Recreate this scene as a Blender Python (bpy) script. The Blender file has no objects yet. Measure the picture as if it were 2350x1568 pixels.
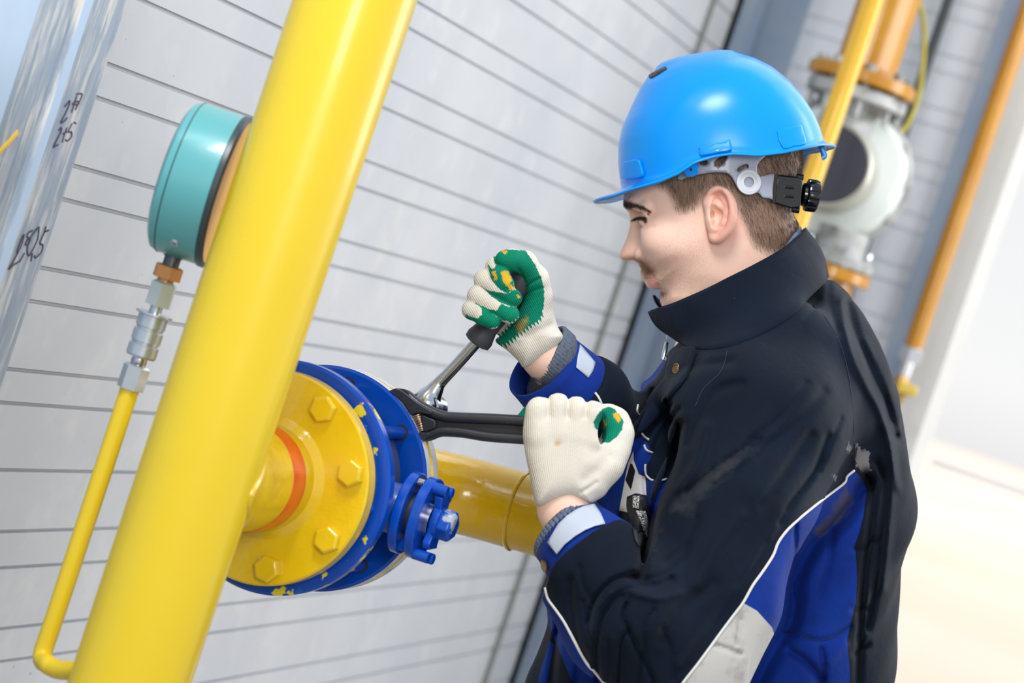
import bpy, bmesh, math, random
import numpy as np
from math import radians, sin, cos, pi
from mathutils import Vector, Matrix
from mathutils.bvhtree import BVHTree
from mathutils.geometry import delaunay_2d_cdt
random.seed(4); RNG = np.random.default_rng(7)
SC = bpy.context.scene; COL = SC.collection

# ------------------------------------------------------------------ camera
FPX, CX, CY, CAMH = 5549.0, 1175.0, 784.0, 1.5
_y, _p, _r = radians(17.1), radians(2.13), radians(18.5)
FW = np.array([-sin(_y)*cos(_p), cos(_y)*cos(_p), -sin(_p)])
_R0 = np.array([cos(_y), sin(_y), 0.0]); _U0 = np.cross(_R0, FW)
RT = cos(_r)*_R0 + sin(_r)*_U0; UP = -sin(_r)*_R0 + cos(_r)*_U0
CAM = np.array([0.0, 0.0, CAMH])
cam = bpy.data.objects.new('camera', bpy.data.cameras.new('camera')); COL.objects.link(cam)
cam.matrix_world = Matrix(((RT[0], UP[0], -FW[0], CAM[0]), (RT[1], UP[1], -FW[1], CAM[1]), (RT[2], UP[2], -FW[2], CAM[2]), (0, 0, 0, 1)))
cam.data.sensor_width = 36.0; cam.data.lens = FPX*36.0/2350.0
cam.data.clip_start = 0.05; cam.data.clip_end = 300
cam.data.dof.use_dof = True; cam.data.dof.focus_distance = 2.59; cam.data.dof.aperture_fstop = 5.0
SC.camera = cam
# ------------------------------------------------------------------ world, lamps, exposure
SC.view_settings.view_transform = 'Standard'; SC.view_settings.look = 'None'
SC.view_settings.exposure = -0.12; SC.view_settings.gamma = 1.0; SC.view_settings.use_curve_mapping = False
SC.cycles.max_bounces = 6; SC.cycles.diffuse_bounces = 3; SC.cycles.glossy_bounces = 3
SC.cycles.transmission_bounces = 4; SC.cycles.caustics_reflective = False; SC.cycles.caustics_refractive = False
W = bpy.data.worlds.new('daylight'); SC.world = W; W.use_nodes = True
_n = W.node_tree.nodes; _l = W.node_tree.links; _n.clear()
_o = _n.new('ShaderNodeOutputWorld'); _b = _n.new('ShaderNodeBackground'); _t = _n.new('ShaderNodeTexCoord')
_s = _n.new('ShaderNodeSeparateXYZ'); _c = _n.new('ShaderNodeValToRGB'); _m = _n.new('ShaderNodeMapRange')
_m.inputs[1].default_value = -1; _m.inputs[2].default_value = 1
_l.new(_t.outputs['Generated'], _s.inputs[0]); _l.new(_s.outputs['Z'], _m.inputs[0]); _l.new(_m.outputs[0], _c.inputs[0])
_e = _c.color_ramp.elements; _e[0].position = 0.40; _e[0].color = (0.24, 0.24, 0.25, 1); _e[1].position = 0.505; _e[1].color = (1.0, 1.0, 1.0, 1)
_q = _e.new(0.75); _q.color = (0.62, 0.68, 0.80, 1)
_l.new(_c.outputs[0], _b.inputs[0]); _l.new(_b.outputs[0], _o.inputs[0]); _b.inputs[1].default_value = 1.03
def area_lamp(name, loc, target, size, power, color=(1, 1, 1), size_y=None):
    d = bpy.data.lights.new(name, 'AREA'); d.energy = power; d.color = color
    d.shape = 'RECTANGLE'; d.size = size; d.size_y = size_y or size
    o = bpy.data.objects.new(name, d); COL.objects.link(o); o.location = loc
    o.rotation_euler = (Vector(target) - Vector(loc)).to_track_quat('-Z', 'Y').to_euler()
    return o
area_lamp('softbox_lamp', (0.30, 0.0, 2.05), (-0.75, 2.6, 1.4), 0.7, 24, (1, 0.985, 0.96))
area_lamp('ceiling_lamp', (-0.85, 1.15, 3.05), (-0.8, 2.5, 1.2), 0.55, 34, (0.98, 0.99, 1))
area_lamp('window_lamp', (1.6, 4.6, 2.3), (-0.5, 2.8, 1.35), 1.6, 45, (0.97, 0.985, 1))

area_lamp('ground_fill', (22, 50, 24), (22, 50.1, 0), 80, 30000, (1, 0.985, 0.96))  # added stand-in for daylight, brightens the ground outside
area_lamp('back_wall_fill', (0.6, 3.9, 2.9), (-1.0, 5.2, 1.7), 1.0, 20, (1, 1, 1))  # unseen fill added to lift the dark back wall

# ------------------------------------------------------------------ pixel/space helpers (2350 x 1568 frame)
def K(px, py, d):
    return np.array([d*(px-CX)/FPX, -d*(py-CY)/FPX, -d])
BAS = np.stack([RT, UP, -FW])
def c2w(P):
    return np.asarray(P, float) @ BAS + CAM
def w2c(P):
    return (np.asarray(P, float) - CAM) @ BAS.T
def Wp(px, py, d): return c2w(K(px, py, d))
def ray(px, py): return FW + (px-CX)/FPX*RT - (py-CY)/FPX*UP
def on_plane(px, py, ax, c):
    r = ray(px, py); return CAM + r*(c-CAM[ax])/r[ax]
X, Y, Z = np.eye(3)

# ------------------------------------------------------------------ materials
def srgb(r, g, b):
    f = lambda c: (c/255.0/12.92) if c/255.0 <= 0.04045 else ((c/255.0+0.055)/1.055)**2.4
    return (f(r), f(g), f(b), 1.0)
def mat(name, col, rough=0.5, metal=0.0, bump=None, var=None, coat=0.0, masks=(), sss=0.0, spec=0.5, dust=None, rib=None, alpha=None, trans=0.0, sheen=0.0):
    m = bpy.data.materials.new(name); m.use_nodes = True
    nt = m.node_tree; N = nt.nodes; L = nt.links; B = N['Principled BSDF']
    tc = N.new('ShaderNodeTexCoord')
    def noise(scale, detail=4, rough_=0.6, stretch=None):
        n = N.new('ShaderNodeTexNoise'); n.inputs['Scale'].default_value = scale; n.inputs['Detail'].default_value = detail; n.inputs['Roughness'].default_value = rough_
        if stretch:
            mp = N.new('ShaderNodeMapping'); mp.inputs['Scale'].default_value = stretch; L.new(tc.outputs['Object'], mp.inputs[0]); L.new(mp.outputs[0], n.inputs['Vector'])
        else: L.new(tc.outputs['Object'], n.inputs['Vector'])
        return n.outputs['Fac']
    def maprange(v, a, b, c=0.0, d=1.0):
        n = N.new('ShaderNodeMapRange'); n.inputs[1].default_value = a; n.inputs[2].default_value = b; n.inputs[3].default_value = c; n.inputs[4].default_value = d
        L.new(v, n.inputs[0]); return n.outputs[0]
    def math_(op, a, b):
        n = N.new('ShaderNodeMath'); n.operation = op
        for i, v in enumerate((a, b)):
            if isinstance(v, (int, float)): n.inputs[i].default_value = v
            else: L.new(v, n.inputs[i])
        return n.outputs[0]
    def mix(f, a, b):
        n = N.new('ShaderNodeMix'); n.data_type = 'RGBA'
        L.new(f, n.inputs[0])
        for i, v in ((6, a), (7, b)):
            if isinstance(v, tuple): n.inputs[i].default_value = v
            else: L.new(v, n.inputs[i])
        return n.outputs[2]
    col = srgb(*col); cur = col
    if var:   # (scale, colour, low, high [, stretch])
        for v in (var if isinstance(var, list) else [var]):
            cur = mix(maprange(noise(v[0], 5, 0.6, v[4] if len(v) > 4 else None), v[2], v[3]), cur, srgb(*v[1]))
    for k in masks:  # (attribute, colour, jitter scale, jitter amount, softness[, variation])
        a = N.new('ShaderNodeAttribute'); a.attribute_name = k[0]
        v = a.outputs['Fac']
        if k[3]: v = math_('ADD', v, math_('MULTIPLY', math_('SUBTRACT', noise(k[2], 4), 0.5), k[3]))
        c2 = srgb(*k[1])
        if len(k) > 5: c2 = mix(maprange(noise(k[5][0], 5), k[5][2], k[5][3]), c2, srgb(*k[5][1]))
        cur = mix(maprange(v, k[4], -k[4]), cur, c2)
    if dust:   # (scale, colour, low, high)
        for v in (dust if isinstance(dust, list) else [dust]):
            cur = mix(maprange(noise(v[0], 3, 0.5), v[2], v[3]), cur, srgb(*v[1]))
    if isinstance(cur, tuple): B.inputs['Base Color'].default_value = cur
    else: L.new(cur, B.inputs['Base Color'])
    B.inputs['Roughness'].default_value = rough; B.inputs['Metallic'].default_value = metal
    B.inputs['Specular IOR Level'].default_value = spec
    B.inputs['Coat Weight'].default_value = coat; B.inputs['Coat Roughness'].default_value = 0.06
    B.inputs['Transmission Weight'].default_value = trans
    if sheen: B.inputs['Sheen Weight'].default_value = sheen
    if sss:
        B.inputs['Subsurface Weight'].default_value = sss; B.inputs['Subsurface Radius'].default_value = (1.0, 0.35, 0.2); B.inputs['Subsurface Scale'].default_value = 0.006
    h = None; dist = 0.001
    if bump:   # (scale, strength, distance[, detail])
        nb = N.new('ShaderNodeBump'); nb.inputs['Strength'].default_value = bump[1]; nb.inputs['Distance'].default_value = bump[2]
        L.new(noise(bump[0], bump[3] if len(bump) > 3 else 4), nb.inputs['Height']); h = nb.outputs[0]
    if rib:    # (attribute, frequency, strength, distance)
        a = N.new('ShaderNodeAttribute'); a.attribute_name = rib[0]
        s_ = N.new('ShaderNodeMath'); s_.operation = 'SINE'; L.new(math_('MULTIPLY', a.outputs['Fac'], rib[1]), s_.inputs[0])
        nb = N.new('ShaderNodeBump'); nb.inputs['Strength'].default_value = rib[2]; nb.inputs['Distance'].default_value = rib[3]
        L.new(s_.outputs[0], nb.inputs['Height'])
        if h: L.new(h, nb.inputs['Normal'])
        h = nb.outputs[0]
    if h: L.new(h, B.inputs['Normal'])
    return m

# ------------------------------------------------------------------ objects
ORG = {}
def tag(o, label, cat, group=None, kind=None):
    if label: o['label'] = label
    if cat: o['category'] = cat
    if group: o['group'] = group
    if kind: o['kind'] = kind
    return o
def thing(name, label, cat, loc, group=None):
    o = bpy.data.objects.new(name, None); o.empty_display_size = 0.05; COL.objects.link(o)
    o.location = Vector(loc); ORG[o.name] = np.array(loc, float); return tag(o, label, cat, group)
def mesh_obj(name, V, F, m, parent=None, smooth=35, origin=None, attrs=None, bevel=0, solid=0, subsurf=0, label=None):
    V = np.asarray(V, float)
    if parent is not None: org = ORG[parent.name]
    else: org = np.array(origin if origin is not None else [*((V.min(0)+V.max(0))/2)[:2], V.min(0)[2]], float)
    me = bpy.data.meshes.new(name)
    me.from_pydata((V-org).tolist(), [], [list(map(int, f)) for f in F] if not isinstance(F, np.ndarray) else F.tolist())
    me.validate(); me.update()
    if smooth is True: me.shade_smooth()
    elif smooth:
        me.shade_smooth()
        try: me.set_sharp_from_angle(angle=radians(smooth))
        except Exception: pass
    if attrs:
        for k, v in attrs.items():
            a = me.attributes.new(k, 'FLOAT', 'POINT'); a.data.foreach_set('value', np.asarray(v, np.float32))
    for mm in (m if isinstance(m, (list, tuple)) else [m]): me.materials.append(mm)
    o = bpy.data.objects.new(name, me); COL.objects.link(o)
    if parent is not None: o.parent = parent
    else: o.location = Vector(org)
    ORG[o.name] = org
    if solid:
        s = o.modifiers.new('s', 'SOLIDIFY'); s.thickness = abs(solid); s.offset = 1 if solid > 0 else -1
    if bevel:
        b = o.modifiers.new('b', 'BEVEL'); b.width = bevel; b.segments = 2; b.limit_method = 'ANGLE'; b.angle_limit = radians(35)
        b.harden_normals = False
    if subsurf:
        s = o.modifiers.new('u', 'SUBSURF'); s.levels = subsurf; s.render_levels = subsurf
    if label: o['label'] = label
    return o
def unit(v): v = np.asarray(v, float); return v/np.linalg.norm(v)
def frame(a):
    a = unit(a); h = Z if abs(a[2]) < 0.9 else X
    u = unit(np.cross(h, a)); return u, np.cross(a, u), a
def merge(*parts):
    V = []; F = []; n = 0
    for v, f in parts:
        V.append(np.asarray(v, float)); F += [[int(i)+n for i in q] for q in f]; n += len(v)
    return np.vstack(V), F
def lathe(o, a, prof, n=48, u=None, closed=False):
    """prof: (radius, height) pairs along axis a from o"""
    o = np.asarray(o, float); a = unit(a)
    if u is None: u, v, _ = frame(a)
    else: u = unit(np.asarray(u) - a*np.dot(u, a)); v = np.cross(a, u)
    V = []; F = []; rings = []
    for r, h in prof:
        if r < 1e-7: rings.append([len(V)]); V.append(o+a*h)
        else:
            rings.append(list(range(len(V), len(V)+n)))
            for i in range(n):
                t = 2*pi*i/n; V.append(o+a*h+r*(cos(t)*u+sin(t)*v))
    pairs = list(zip(rings[:-1], rings[1:])) + ([(rings[-1], rings[0])] if closed else [])
    for A, B in pairs:
        for i in range(n):
            j = (i+1) % n
            if len(A) == 1 and len(B) == 1: continue
            if len(A) == 1: F.append((A[0], B[j], B[i]))
            elif len(B) == 1: F.append((A[i], A[j], B[0]))
            else: F.append((A[i], A[j], B[j], B[i]))
    return np.array(V), F
def cyl(o, a, r, h, n=32, ch=0.0):
    ch = min(ch, r*.5, h*.5)
    if ch: return lathe(o, a, [(0, 0), (r-ch, 0), (r, ch), (r, h-ch), (r-ch, h), (0, h)], n)
    return lathe(o, a, [(0, 0), (r, 0), (r, h), (0, h)], n)
def ring(o, a, ri, ro, h, n=64, ch=0.001):
    return lathe(o, a, [(ri, 0), (ro-ch, 0), (ro, ch), (ro, h-ch), (ro-ch, h), (ri, h)], n, closed=True)
def torus(o, a, R, r, n=64, m=10):
    return lathe(o, a, [(R+r*cos(2*pi*k/m), r*sin(2*pi*k/m)) for k in range(m)], n, closed=True)
def hexnut(o, a, af, h, u=None, n=6, ch=None):
    """chamfered prism with n sides, af = across flats"""
    R = af/2/cos(pi/n); a = unit(a); ch = af*0.05 if ch is None else ch
    V, F = lathe(o, a, [(0, 0), (R, 0), (R, h-ch), (R-ch*1.4, h), (0, h)], n, u=u)
    return V, F
def crv(pts, sub=6, closed=False):
    P = np.asarray(pts, float); n = len(P); out = []
    rng = range(n) if closed else range(n-1)
    for i in rng:
        if closed: a, b, c, d = P[(i-1) % n], P[i], P[(i+1) % n], P[(i+2) % n]
        else: a, b, c, d = P[max(i-1, 0)], P[i], P[i+1], P[min(i+2, n-1)]
        for s in range(sub):
            t = s/sub
            out.append(0.5*((2*b)+(-a+c)*t+(2*a-5*b+4*c-d)*t*t+(-a+3*b-3*c+d)*t**3))
    if not closed: out.append(P[-1])
    return np.array(out)
def tube(path, r, n=12, caps=True, u0=None, sx=1.0):
    P = np.asarray(path, float); N = len(P)
    r = np.full(N, r) if np.isscalar(r) else np.asarray(r, float)
    T = np.gradient(P, axis=0); T /= np.linalg.norm(T, axis=1)[:, None]
    u = frame(T[0])[0] if u0 is None else unit(np.asarray(u0)-T[0]*np.dot(u0, T[0]))
    V = []; F = []
    for i in range(N):
        u = unit(u - T[i]*np.dot(u, T[i])); v = np.cross(T[i], u)
        for k in range(n):
            t = 2*pi*k/n; V.append(P[i]+r[i]*(cos(t)*u*sx+sin(t)*v))
    for i in range(N-1):
        for k in range(n):
            j = (k+1) % n; F.append((i*n+k, i*n+j, (i+1)*n+j, (i+1)*n+k))
    if caps:
        F.append(tuple(range(n-1, -1, -1))); F.append(tuple((N-1)*n+k for k in range(n)))
    return np.array(V), F
def prism(poly, o, ux, uy, h):
    """extrude a 2-D outline (metres) along ux x uy by h"""
    o = np.asarray(o, float); w = np.cross(ux, uy); n = len(poly)
    A = [o+p[0]*ux+p[1]*uy for p in poly]; B = [a+w*h for a in A]
    F = [tuple(range(n-1, -1, -1)), tuple(range(n, 2*n))]+[(i, (i+1) % n, n+(i+1) % n, n+i) for i in range(n)]
    return np.array(A+B), F
def box(lo, hi):
    lo = np.array(lo, float); hi = np.array(hi, float)
    V = np.array([[(lo, hi)[i][0], (lo, hi)[j][1], (lo, hi)[k][2]] for i in (0, 1) for j in (0, 1) for k in (0, 1)])
    return V, [(0, 1, 3, 2), (4, 6, 7, 5), (0, 4, 5, 1), (2, 3, 7, 6), (0, 2, 6, 4), (1, 5, 7, 3)]

# ------------------------------------------------------------------ signed-distance modelling (camera-aligned metres)
def poly_sdf(poly, XX, YY):
    P = np.asarray(poly, float); n = len(P); d = np.full(np.broadcast(XX, YY).shape, 1e9, np.float32); s = np.ones_like(d)
    for i in range(n):
        a = P[i]; b = P[i-1]; e = b-a; wx = XX-a[0]; wy = YY-a[1]
        L2 = e[0]**2+e[1]**2
        if L2 < 1e-18: continue
        t = np.clip((wx*e[0]+wy*e[1])/L2, 0, 1)
        d = np.minimum(d, (wx-e[0]*t)**2+(wy-e[1]*t)**2)
        c1 = YY >= a[1]; c2 = YY < b[1]; c3 = e[0]*wy > e[1]*wx
        flip = (c1 & c2 & c3) | (~c1 & ~c2 & ~c3)
        s = np.where(flip, -s, s)
    return s*np.sqrt(d)
def line_dist(P, XX, YY):
    d = None
    for a, b in zip(P[:-1], P[1:]):
        e = b-a; t = np.clip(((XX-a[0])*e[0]+(YY-a[1])*e[1])/(e@e+1e-12), 0, 1)
        q = (XX-a[0]-e[0]*t)**2+(YY-a[1]-e[1]*t)**2
        d = q if d is None else np.minimum(d, q)
    return np.sqrt(d)
def smin(a, b, k):
    if k <= 0: return np.minimum(a, b)
    h = np.maximum(k-np.abs(a-b), 0)/k; return np.minimum(a, b)-h*h*k*0.25
def smax(a, b, k): return -smin(-a, -b, k)
class Vol:
    def __init__(s, lo, hi, h):
        s.h = h; s.ax = [np.arange(lo[i], hi[i]+h, h, dtype=np.float32) for i in range(3)]
        s.F = np.full([len(a) for a in s.ax], 0.5, np.float32)
    def reg(s, lo, hi):
        sl = tuple(slice(max(0, int(np.searchsorted(s.ax[i], lo[i]))-1), int(np.searchsorted(s.ax[i], hi[i]))+1) for i in range(3))
        return sl, s.ax[0][sl[0]][:, None, None], s.ax[1][sl[1]][None, :, None], s.ax[2][sl[2]][None, None, :]
    def put(s, sl, d, k, mode):
        if mode == 'u': s.F[sl] = smin(s.F[sl], d, k)
        else: s.F[sl] = smax(s.F[sl], -d, k)
    def cone(s, a, b, ra, rb=None, k=0.01, mode='u', sc=(1, 1, 1)):
        rb = ra if rb is None else rb; a = np.asarray(a, float); b = np.asarray(b, float)
        m = max(ra, rb)*max(1/min(sc), 1)+k+3*s.h
        sl, x, y, z = s.reg(np.minimum(a, b)-m, np.maximum(a, b)+m)
        e = b-a; L = e@e+1e-12
        px, py, pz = x-a[0], y-a[1], z-a[2]
        t = np.clip((px*e[0]+py*e[1]+pz*e[2])/L, 0, 1)
        d = np.sqrt(((px-e[0]*t)*sc[0])**2+((py-e[1]*t)*sc[1])**2+((pz-e[2]*t)*sc[2])**2)-(ra+(rb-ra)*t)
        s.put(sl, d.astype(np.float32), k, mode)
    def chain(s, P, R, k=0.01, mode='u', sc=(1, 1, 1)):
        R = [R]*len(P) if np.isscalar(R) else R
        for i in range(len(P)-1): s.cone(P[i], P[i+1], R[i], R[i+1], k, mode, sc)
    def ell(s, c, r, k=0.01, mode='u', M=None):
        c = np.asarray(c, float); r = np.asarray(r, float); m = r.max()+k+3*s.h
        sl, x, y, z = s.reg(c-m, c+m); p = [x-c[0], y-c[1], z-c[2]]
        if M is not None: p = [M[i][0]*p[0]+M[i][1]*p[1]+M[i][2]*p[2] for i in range(3)]
        q = np.sqrt((p[0]/r[0])**2+(p[1]/r[1])**2+(p[2]/r[2])**2)
        s.put(sl, ((q-1)*r.min()).astype(np.float32), k, mode)
    def slab(s, poly, depth, w, kr, k=0.0, mode='u', sub=4, z0=0.0):
        """outline (pixels) at a depth, extruded along the view axis by +-w, with rounding kr"""
        P = crv(poly, sub, True) if sub else np.asarray(poly, float)
        Q = np.array([K(p[0], p[1], depth)[:2] for p in P])
        wm = float(np.max(w)) if not callable(w) else 0.3
        lo = [*(Q.min(0)-k-3*s.h), -depth+z0-wm-k-3*s.h]; hi = [*(Q.max(0)+k+3*s.h), -depth+z0+wm+k+3*s.h]
        sl, x, y, z = s.reg(lo, hi)
        d2 = poly_sdf(Q, x, y)
        ww = w(x, y) if callable(w) else w
        s.put(sl, smax(d2, np.abs(z+depth-z0)-ww, kr).astype(np.float32), k, mode)
    def fold(s, pts, width, amp, zr=None, sub=4):
        """press a fold (amp>0 groove, amp<0 ridge) along a pixel polyline; width px; zr depth range"""
        P = crv(pts, sub) if sub else np.asarray(pts, float)
        dm = zr[0] if zr else -float(s.ax[2][-1]); dM = zr[1] if zr else -float(s.ax[2][0])
        A = np.array([K(p[0], p[1], dd)[:2] for p in P for dd in (dm, dM)]); g = 3.2*width*dM/FPX
        sl, x, y, z = s.reg([*(A.min(0)-g), -dM], [*(A.max(0)+g), -dm])
        u = CX+FPX*x/(-z); v = CY-FPX*y/(-z)
        d = line_dist(P, u, v)
        tt = np.exp(-(d/width)**2)
        if zr:
            q = 0.02; tt = tt*np.clip((-dm-z)/q+1, 0, 1)*np.clip((z+dM)/q, 0, 1)
        s.F[sl] += (amp*tt).astype(np.float32)
    def cut(s, p, n, k=0.0):
        x, y, z = s.ax[0][:, None, None], s.ax[1][None, :, None], s.ax[2][None, None, :]
        d = (x-p[0])*n[0]+(y-p[1])*n[1]+(z-p[2])*n[2]
        s.F = smax(s.F, d.astype(np.float32), k)
    def wobble(s, amp, fr, seed=0):
        r = np.random.default_rng(seed); x, y, z = s.ax[0][:, None, None], s.ax[1][None, :, None], s.ax[2][None, None, :]
        for i in range(5):
            k = r.normal(size=3); k = k/np.linalg.norm(k)*fr*(0.6+0.8*r.random()); ph = r.random()*6.28
            s.F += (amp*np.sin(k[0]*x+k[1]*y+k[2]*z+ph)).astype(np.float32)
    def mesh(s, relax=1):
        F = s.F; F[0], F[-1] = .1, .1; F[:, 0], F[:, -1] = .1, .1; F[:, :, 0], F[:, :, -1] = .1, .1
        n = np.array(F.shape); S = F < 0; ids = []; pos = []; quads = []
        st = np.array([n[1]*n[2], n[2], 1])
        for a in range(3):
            lo = [slice(None)]*3; hi = [slice(None)]*3; lo[a] = slice(0, -1); hi[a] = slice(1, None)
            A = F[tuple(lo)]; B = F[tuple(hi)]; I = np.argwhere(S[tuple(lo)] != S[tuple(hi)])
            va = A[I[:, 0], I[:, 1], I[:, 2]]; vb = B[I[:, 0], I[:, 1], I[:, 2]]
            P = I.astype(np.float64); P[:, a] += va/(va-vb)
            b, c = (a+1) % 3, (a+2) % 3; base = I@st
            cells = [base, base-st[b], base-st[b]-st[c], base-st[c]]
            for cc in cells: ids.append(cc); pos.append(P)
            q = np.stack(cells, 1); inside = va < 0; q[~inside] = q[~inside][:, ::-1]; quads.append(q)
        ids = np.concatenate(ids); pos = np.concatenate(pos); quads = np.concatenate(quads)
        U, inv = np.unique(ids, return_inverse=True); cnt = np.bincount(inv)
        V = np.stack([np.bincount(inv, pos[:, i])/cnt for i in range(3)], 1)
        Q = np.searchsorted(U, quads)
        for _ in range(relax):
            E = np.concatenate([Q[:, [0, 1]], Q[:, [1, 2]], Q[:, [2, 3]], Q[:, [3, 0]]]); E = np.concatenate([E, E[:, ::-1]])
            c = np.bincount(E[:, 0], minlength=len(V))
            Vm = np.stack([np.bincount(E[:, 0], V[E[:, 1], i], minlength=len(V))/c for i in range(3)], 1)
            V = V*0.5+Vm*0.5
        V = V*s.h+np.array([s.ax[i][0] for i in range(3)])
        return V, Q
def px_of(V):
    return CX+FPX*V[:, 0]/(-V[:, 2]), CY-FPX*V[:, 1]/(-V[:, 2])
def masks_for(Vc, zones, near=None):
    """signed pixel distance to every zone outline; positive where the depth is outside its range"""
    u, v = px_of(Vc); out = {}
    for name, polys in zones.items():
        d = np.full(len(Vc), 1e3, np.float32)
        for e in polys:
            poly, rng = e if isinstance(e, tuple) else (e, (0, 99))
            dd = poly_sdf(np.asarray(poly, float), u, v)
            ok = (-Vc[:, 2] >= rng[0]) & (-Vc[:, 2] <= rng[1])
            d = np.minimum(d, np.where(ok, dd, 1e3))
        out[name] = np.clip(d, -60, 60)
    return out
def bvh_of(Vc, Q):
    return BVHTree.FromPolygons([Vector(v) for v in Vc.tolist()], [tuple(q) for q in np.asarray(Q).tolist()])
def hit(bvh, px, py, d0=0.5, lim=9):
    r = Vector(K(px, py, 1.0)); r.normalize()
    h = bvh.ray_cast(r*d0, r, lim)
    if h[0] is not None and h[1].dot(r) > 0: h = (h[0], -h[1])
    return (np.array(h[0]), np.array(h[1])) if h[0] is not None else (None, None)
def drape(bvh, poly, off=0.001, step=7, sub=4, holes=(), jump=0.02, depth=None, maxd=9):
    """a thin sheet with the pixel outline laid on the surface below it"""
    P = crv(poly, sub, True) if sub else np.asarray(poly, float)
    H = [crv(h, 4, True) for h in holes]
    lo = P.min(0); hi = P.max(0)
    gx, gy = np.meshgrid(np.arange(lo[0]+step/2, hi[0], step), np.arange(lo[1]+step/2, hi[1], step))
    g = np.stack([gx.ravel(), gy.ravel()], 1)
    d = poly_sdf(P, g[:, 0], g[:, 1]); ok = d < -step*0.4
    for h in H: ok &= poly_sdf(h, g[:, 0], g[:, 1]) > step*0.4
    pts = [Vector(p) for p in P.tolist()]; edges = [(i, (i+1) % len(P)) for i in range(len(P))]
    for h in H:
        b = len(pts); pts += [Vector(p) for p in h.tolist()]; edges += [(b+i, b+(i+1) % len(h)) for i in range(len(h))]
    pts += [Vector(p) for p in g[ok].tolist()]
    v2, _, f2, *_ = delaunay_2d_cdt(pts, edges, [], 0, 1e-4)
    v2 = np.array([[v[0], v[1]] for v in v2]); f2 = np.array([f for f in f2 if len(f) == 3])
    c = v2[f2].mean(1); keep = poly_sdf(P, c[:, 0], c[:, 1]) < 0
    for h in H: keep &= poly_sdf(h, c[:, 0], c[:, 1]) > 0
    f2 = f2[keep]; V = np.zeros((len(v2), 3)); good = np.zeros(len(v2), bool)
    for i, p in enumerate(v2):
        if depth is not None:
            V[i] = K(p[0], p[1], depth(p[0], p[1])); good[i] = True
        else:
            h, nn = hit(bvh, p[0], p[1])
            if h is not None and -h[2] < maxd: V[i] = h+nn*off; good[i] = True
    F = [f for f in f2.tolist() if all(good[i] for i in f) and max(abs(V[f[a]][2]-V[f[a-1]][2]) for a in range(3)) < jump]
    used = sorted({i for f in F for i in f}); mp = {a: b for b, a in enumerate(used)}
    V = V[used]; F = [[mp[i] for i in f] for f in F]
    out = []
    for f in F:
        n = np.cross(V[f[1]]-V[f[0]], V[f[2]]-V[f[0]])
        out.append(f if n[2] > 0 else f[::-1])
    return V, out
def drape_line(bvh, pts, r, off=0.0, n=6, step=8, sub=6, depth=None, jump=0.09):
    P = crv(pts, sub); out = []
    for p in P:
        h, nn = hit(bvh, p[0], p[1])
        if h is not None and (not out or abs(out[-1][2]-h[2]) < jump): out.append(h+nn*off)
    out = np.array(out)
    if len(out) > 4:
        for _ in range(2): out[1:-1] = (out[:-2]+2*out[1:-1]+out[2:])/4
    return tube(out, r, n)
# ------------------------------------------------------------------ the room shell
M_wall = mat('grey_siding', (196, 200, 204), rough=0.42, bump=(900, 0.06, 0.0005), var=[(3, (182, 188, 195), 0.4, 0.75), (14, (206, 208, 208), 0.55, 0.8)],
             dust=[(60, (150, 145, 130), 0.74, 0.79)], coat=0.15)
M_wallb = mat('back_siding', (236, 240, 246), rough=0.5, var=(2, (226, 232, 240), 0.4, 0.7))
M_galv = mat('galvanised_steel', (150, 164, 180), rough=0.45, metal=0.25, bump=(220, 0.05, 0.0006),
             var=[(9, (205, 205, 202), 0.45, 0.62, (9, 9, 1.0)), (14, (140, 155, 172), 0.5, 0.6, (6, 6, 0.8))])
M_paleblue = mat('pale_blue_steel', (176, 200, 228), rough=0.35, metal=0.1, var=(4, (188, 208, 232), 0.4, 0.7))
M_bluecol = mat('blue_grey_column', (128, 146, 168), rough=0.5, metal=0.2, var=(5, (145, 158, 172), 0.4, 0.7))
M_concrete = mat('concrete', (150, 148, 142), rough=0.8, var=(3, (130, 128, 122), 0.4, 0.7))
M_offwhite = mat('offwhite_plaster', (218, 218, 214), rough=0.7, var=(3, (205, 205, 200), 0.4, 0.7))
M_ground = mat('pale_ground', (244, 226, 206), rough=0.9, var=(0.15, (238, 212, 186), 0.4, 0.7))
M_ink = mat('marker_ink', (62, 42, 72), rough=0.5)
M_yinkk = mat('yellow_marker', (235, 190, 70), rough=0.5)

def siding(name, axis, c, a0, a1, grooves, z0, z1, m, out, depth=0.0055, g=0.0025):
    """a wall of boards; grooves are heights; axis 0: wall at x=c running along y"""
    pr = [(0.0, z0)]
    for z in sorted(grooves): pr += [(0, z-g), (-depth, z-g*0.7), (-depth, z+g*0.7), (0, z+g)]
    pr.append((0, z1)); pr += [(-0.05, z1), (-0.05, z0)]
    V = []
    for a in (a0, a1):
        for d, z in pr:
            V.append((c+out*d, a, z) if axis == 0 else (a, c+out*d, z))
    n = len(pr); F = [(i, (i+1) % n, n+(i+1) % n, n+i) for i in range(n)]
    F += [tuple(range(n)), tuple(range(2*n-1, n-1, -1))]
    o = mesh_obj(name, V, F, m, smooth=False); o['kind'] = 'structure'
    return o
XW = -1.25
gv = [1.014, 0.970, 0.894, 0.852, 0.775, 0.733, 0.656, 0.614, 1.087]
z = 1.164
while z < 3.15: gv += [z, z+0.038]; z += 0.1155
siding('wall_left', 0, XW, 1.4, 5.2, gv, 0, 3.2, M_wall, 1)
YB = 5.2
gb = []
z = 0.30
while z < 3.15: gb += [z, z+0.038]; z += 0.1155
siding('wall_back', 1, YB, XW, -0.76, gb, 0, 3.2, M_wallb, -1, depth=0.006, g=0.003)
def struct(name, VF, m, **k):
    o = mesh_obj(name, VF[0], VF[1], m, **k); o['kind'] = 'structure'; return o
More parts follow.
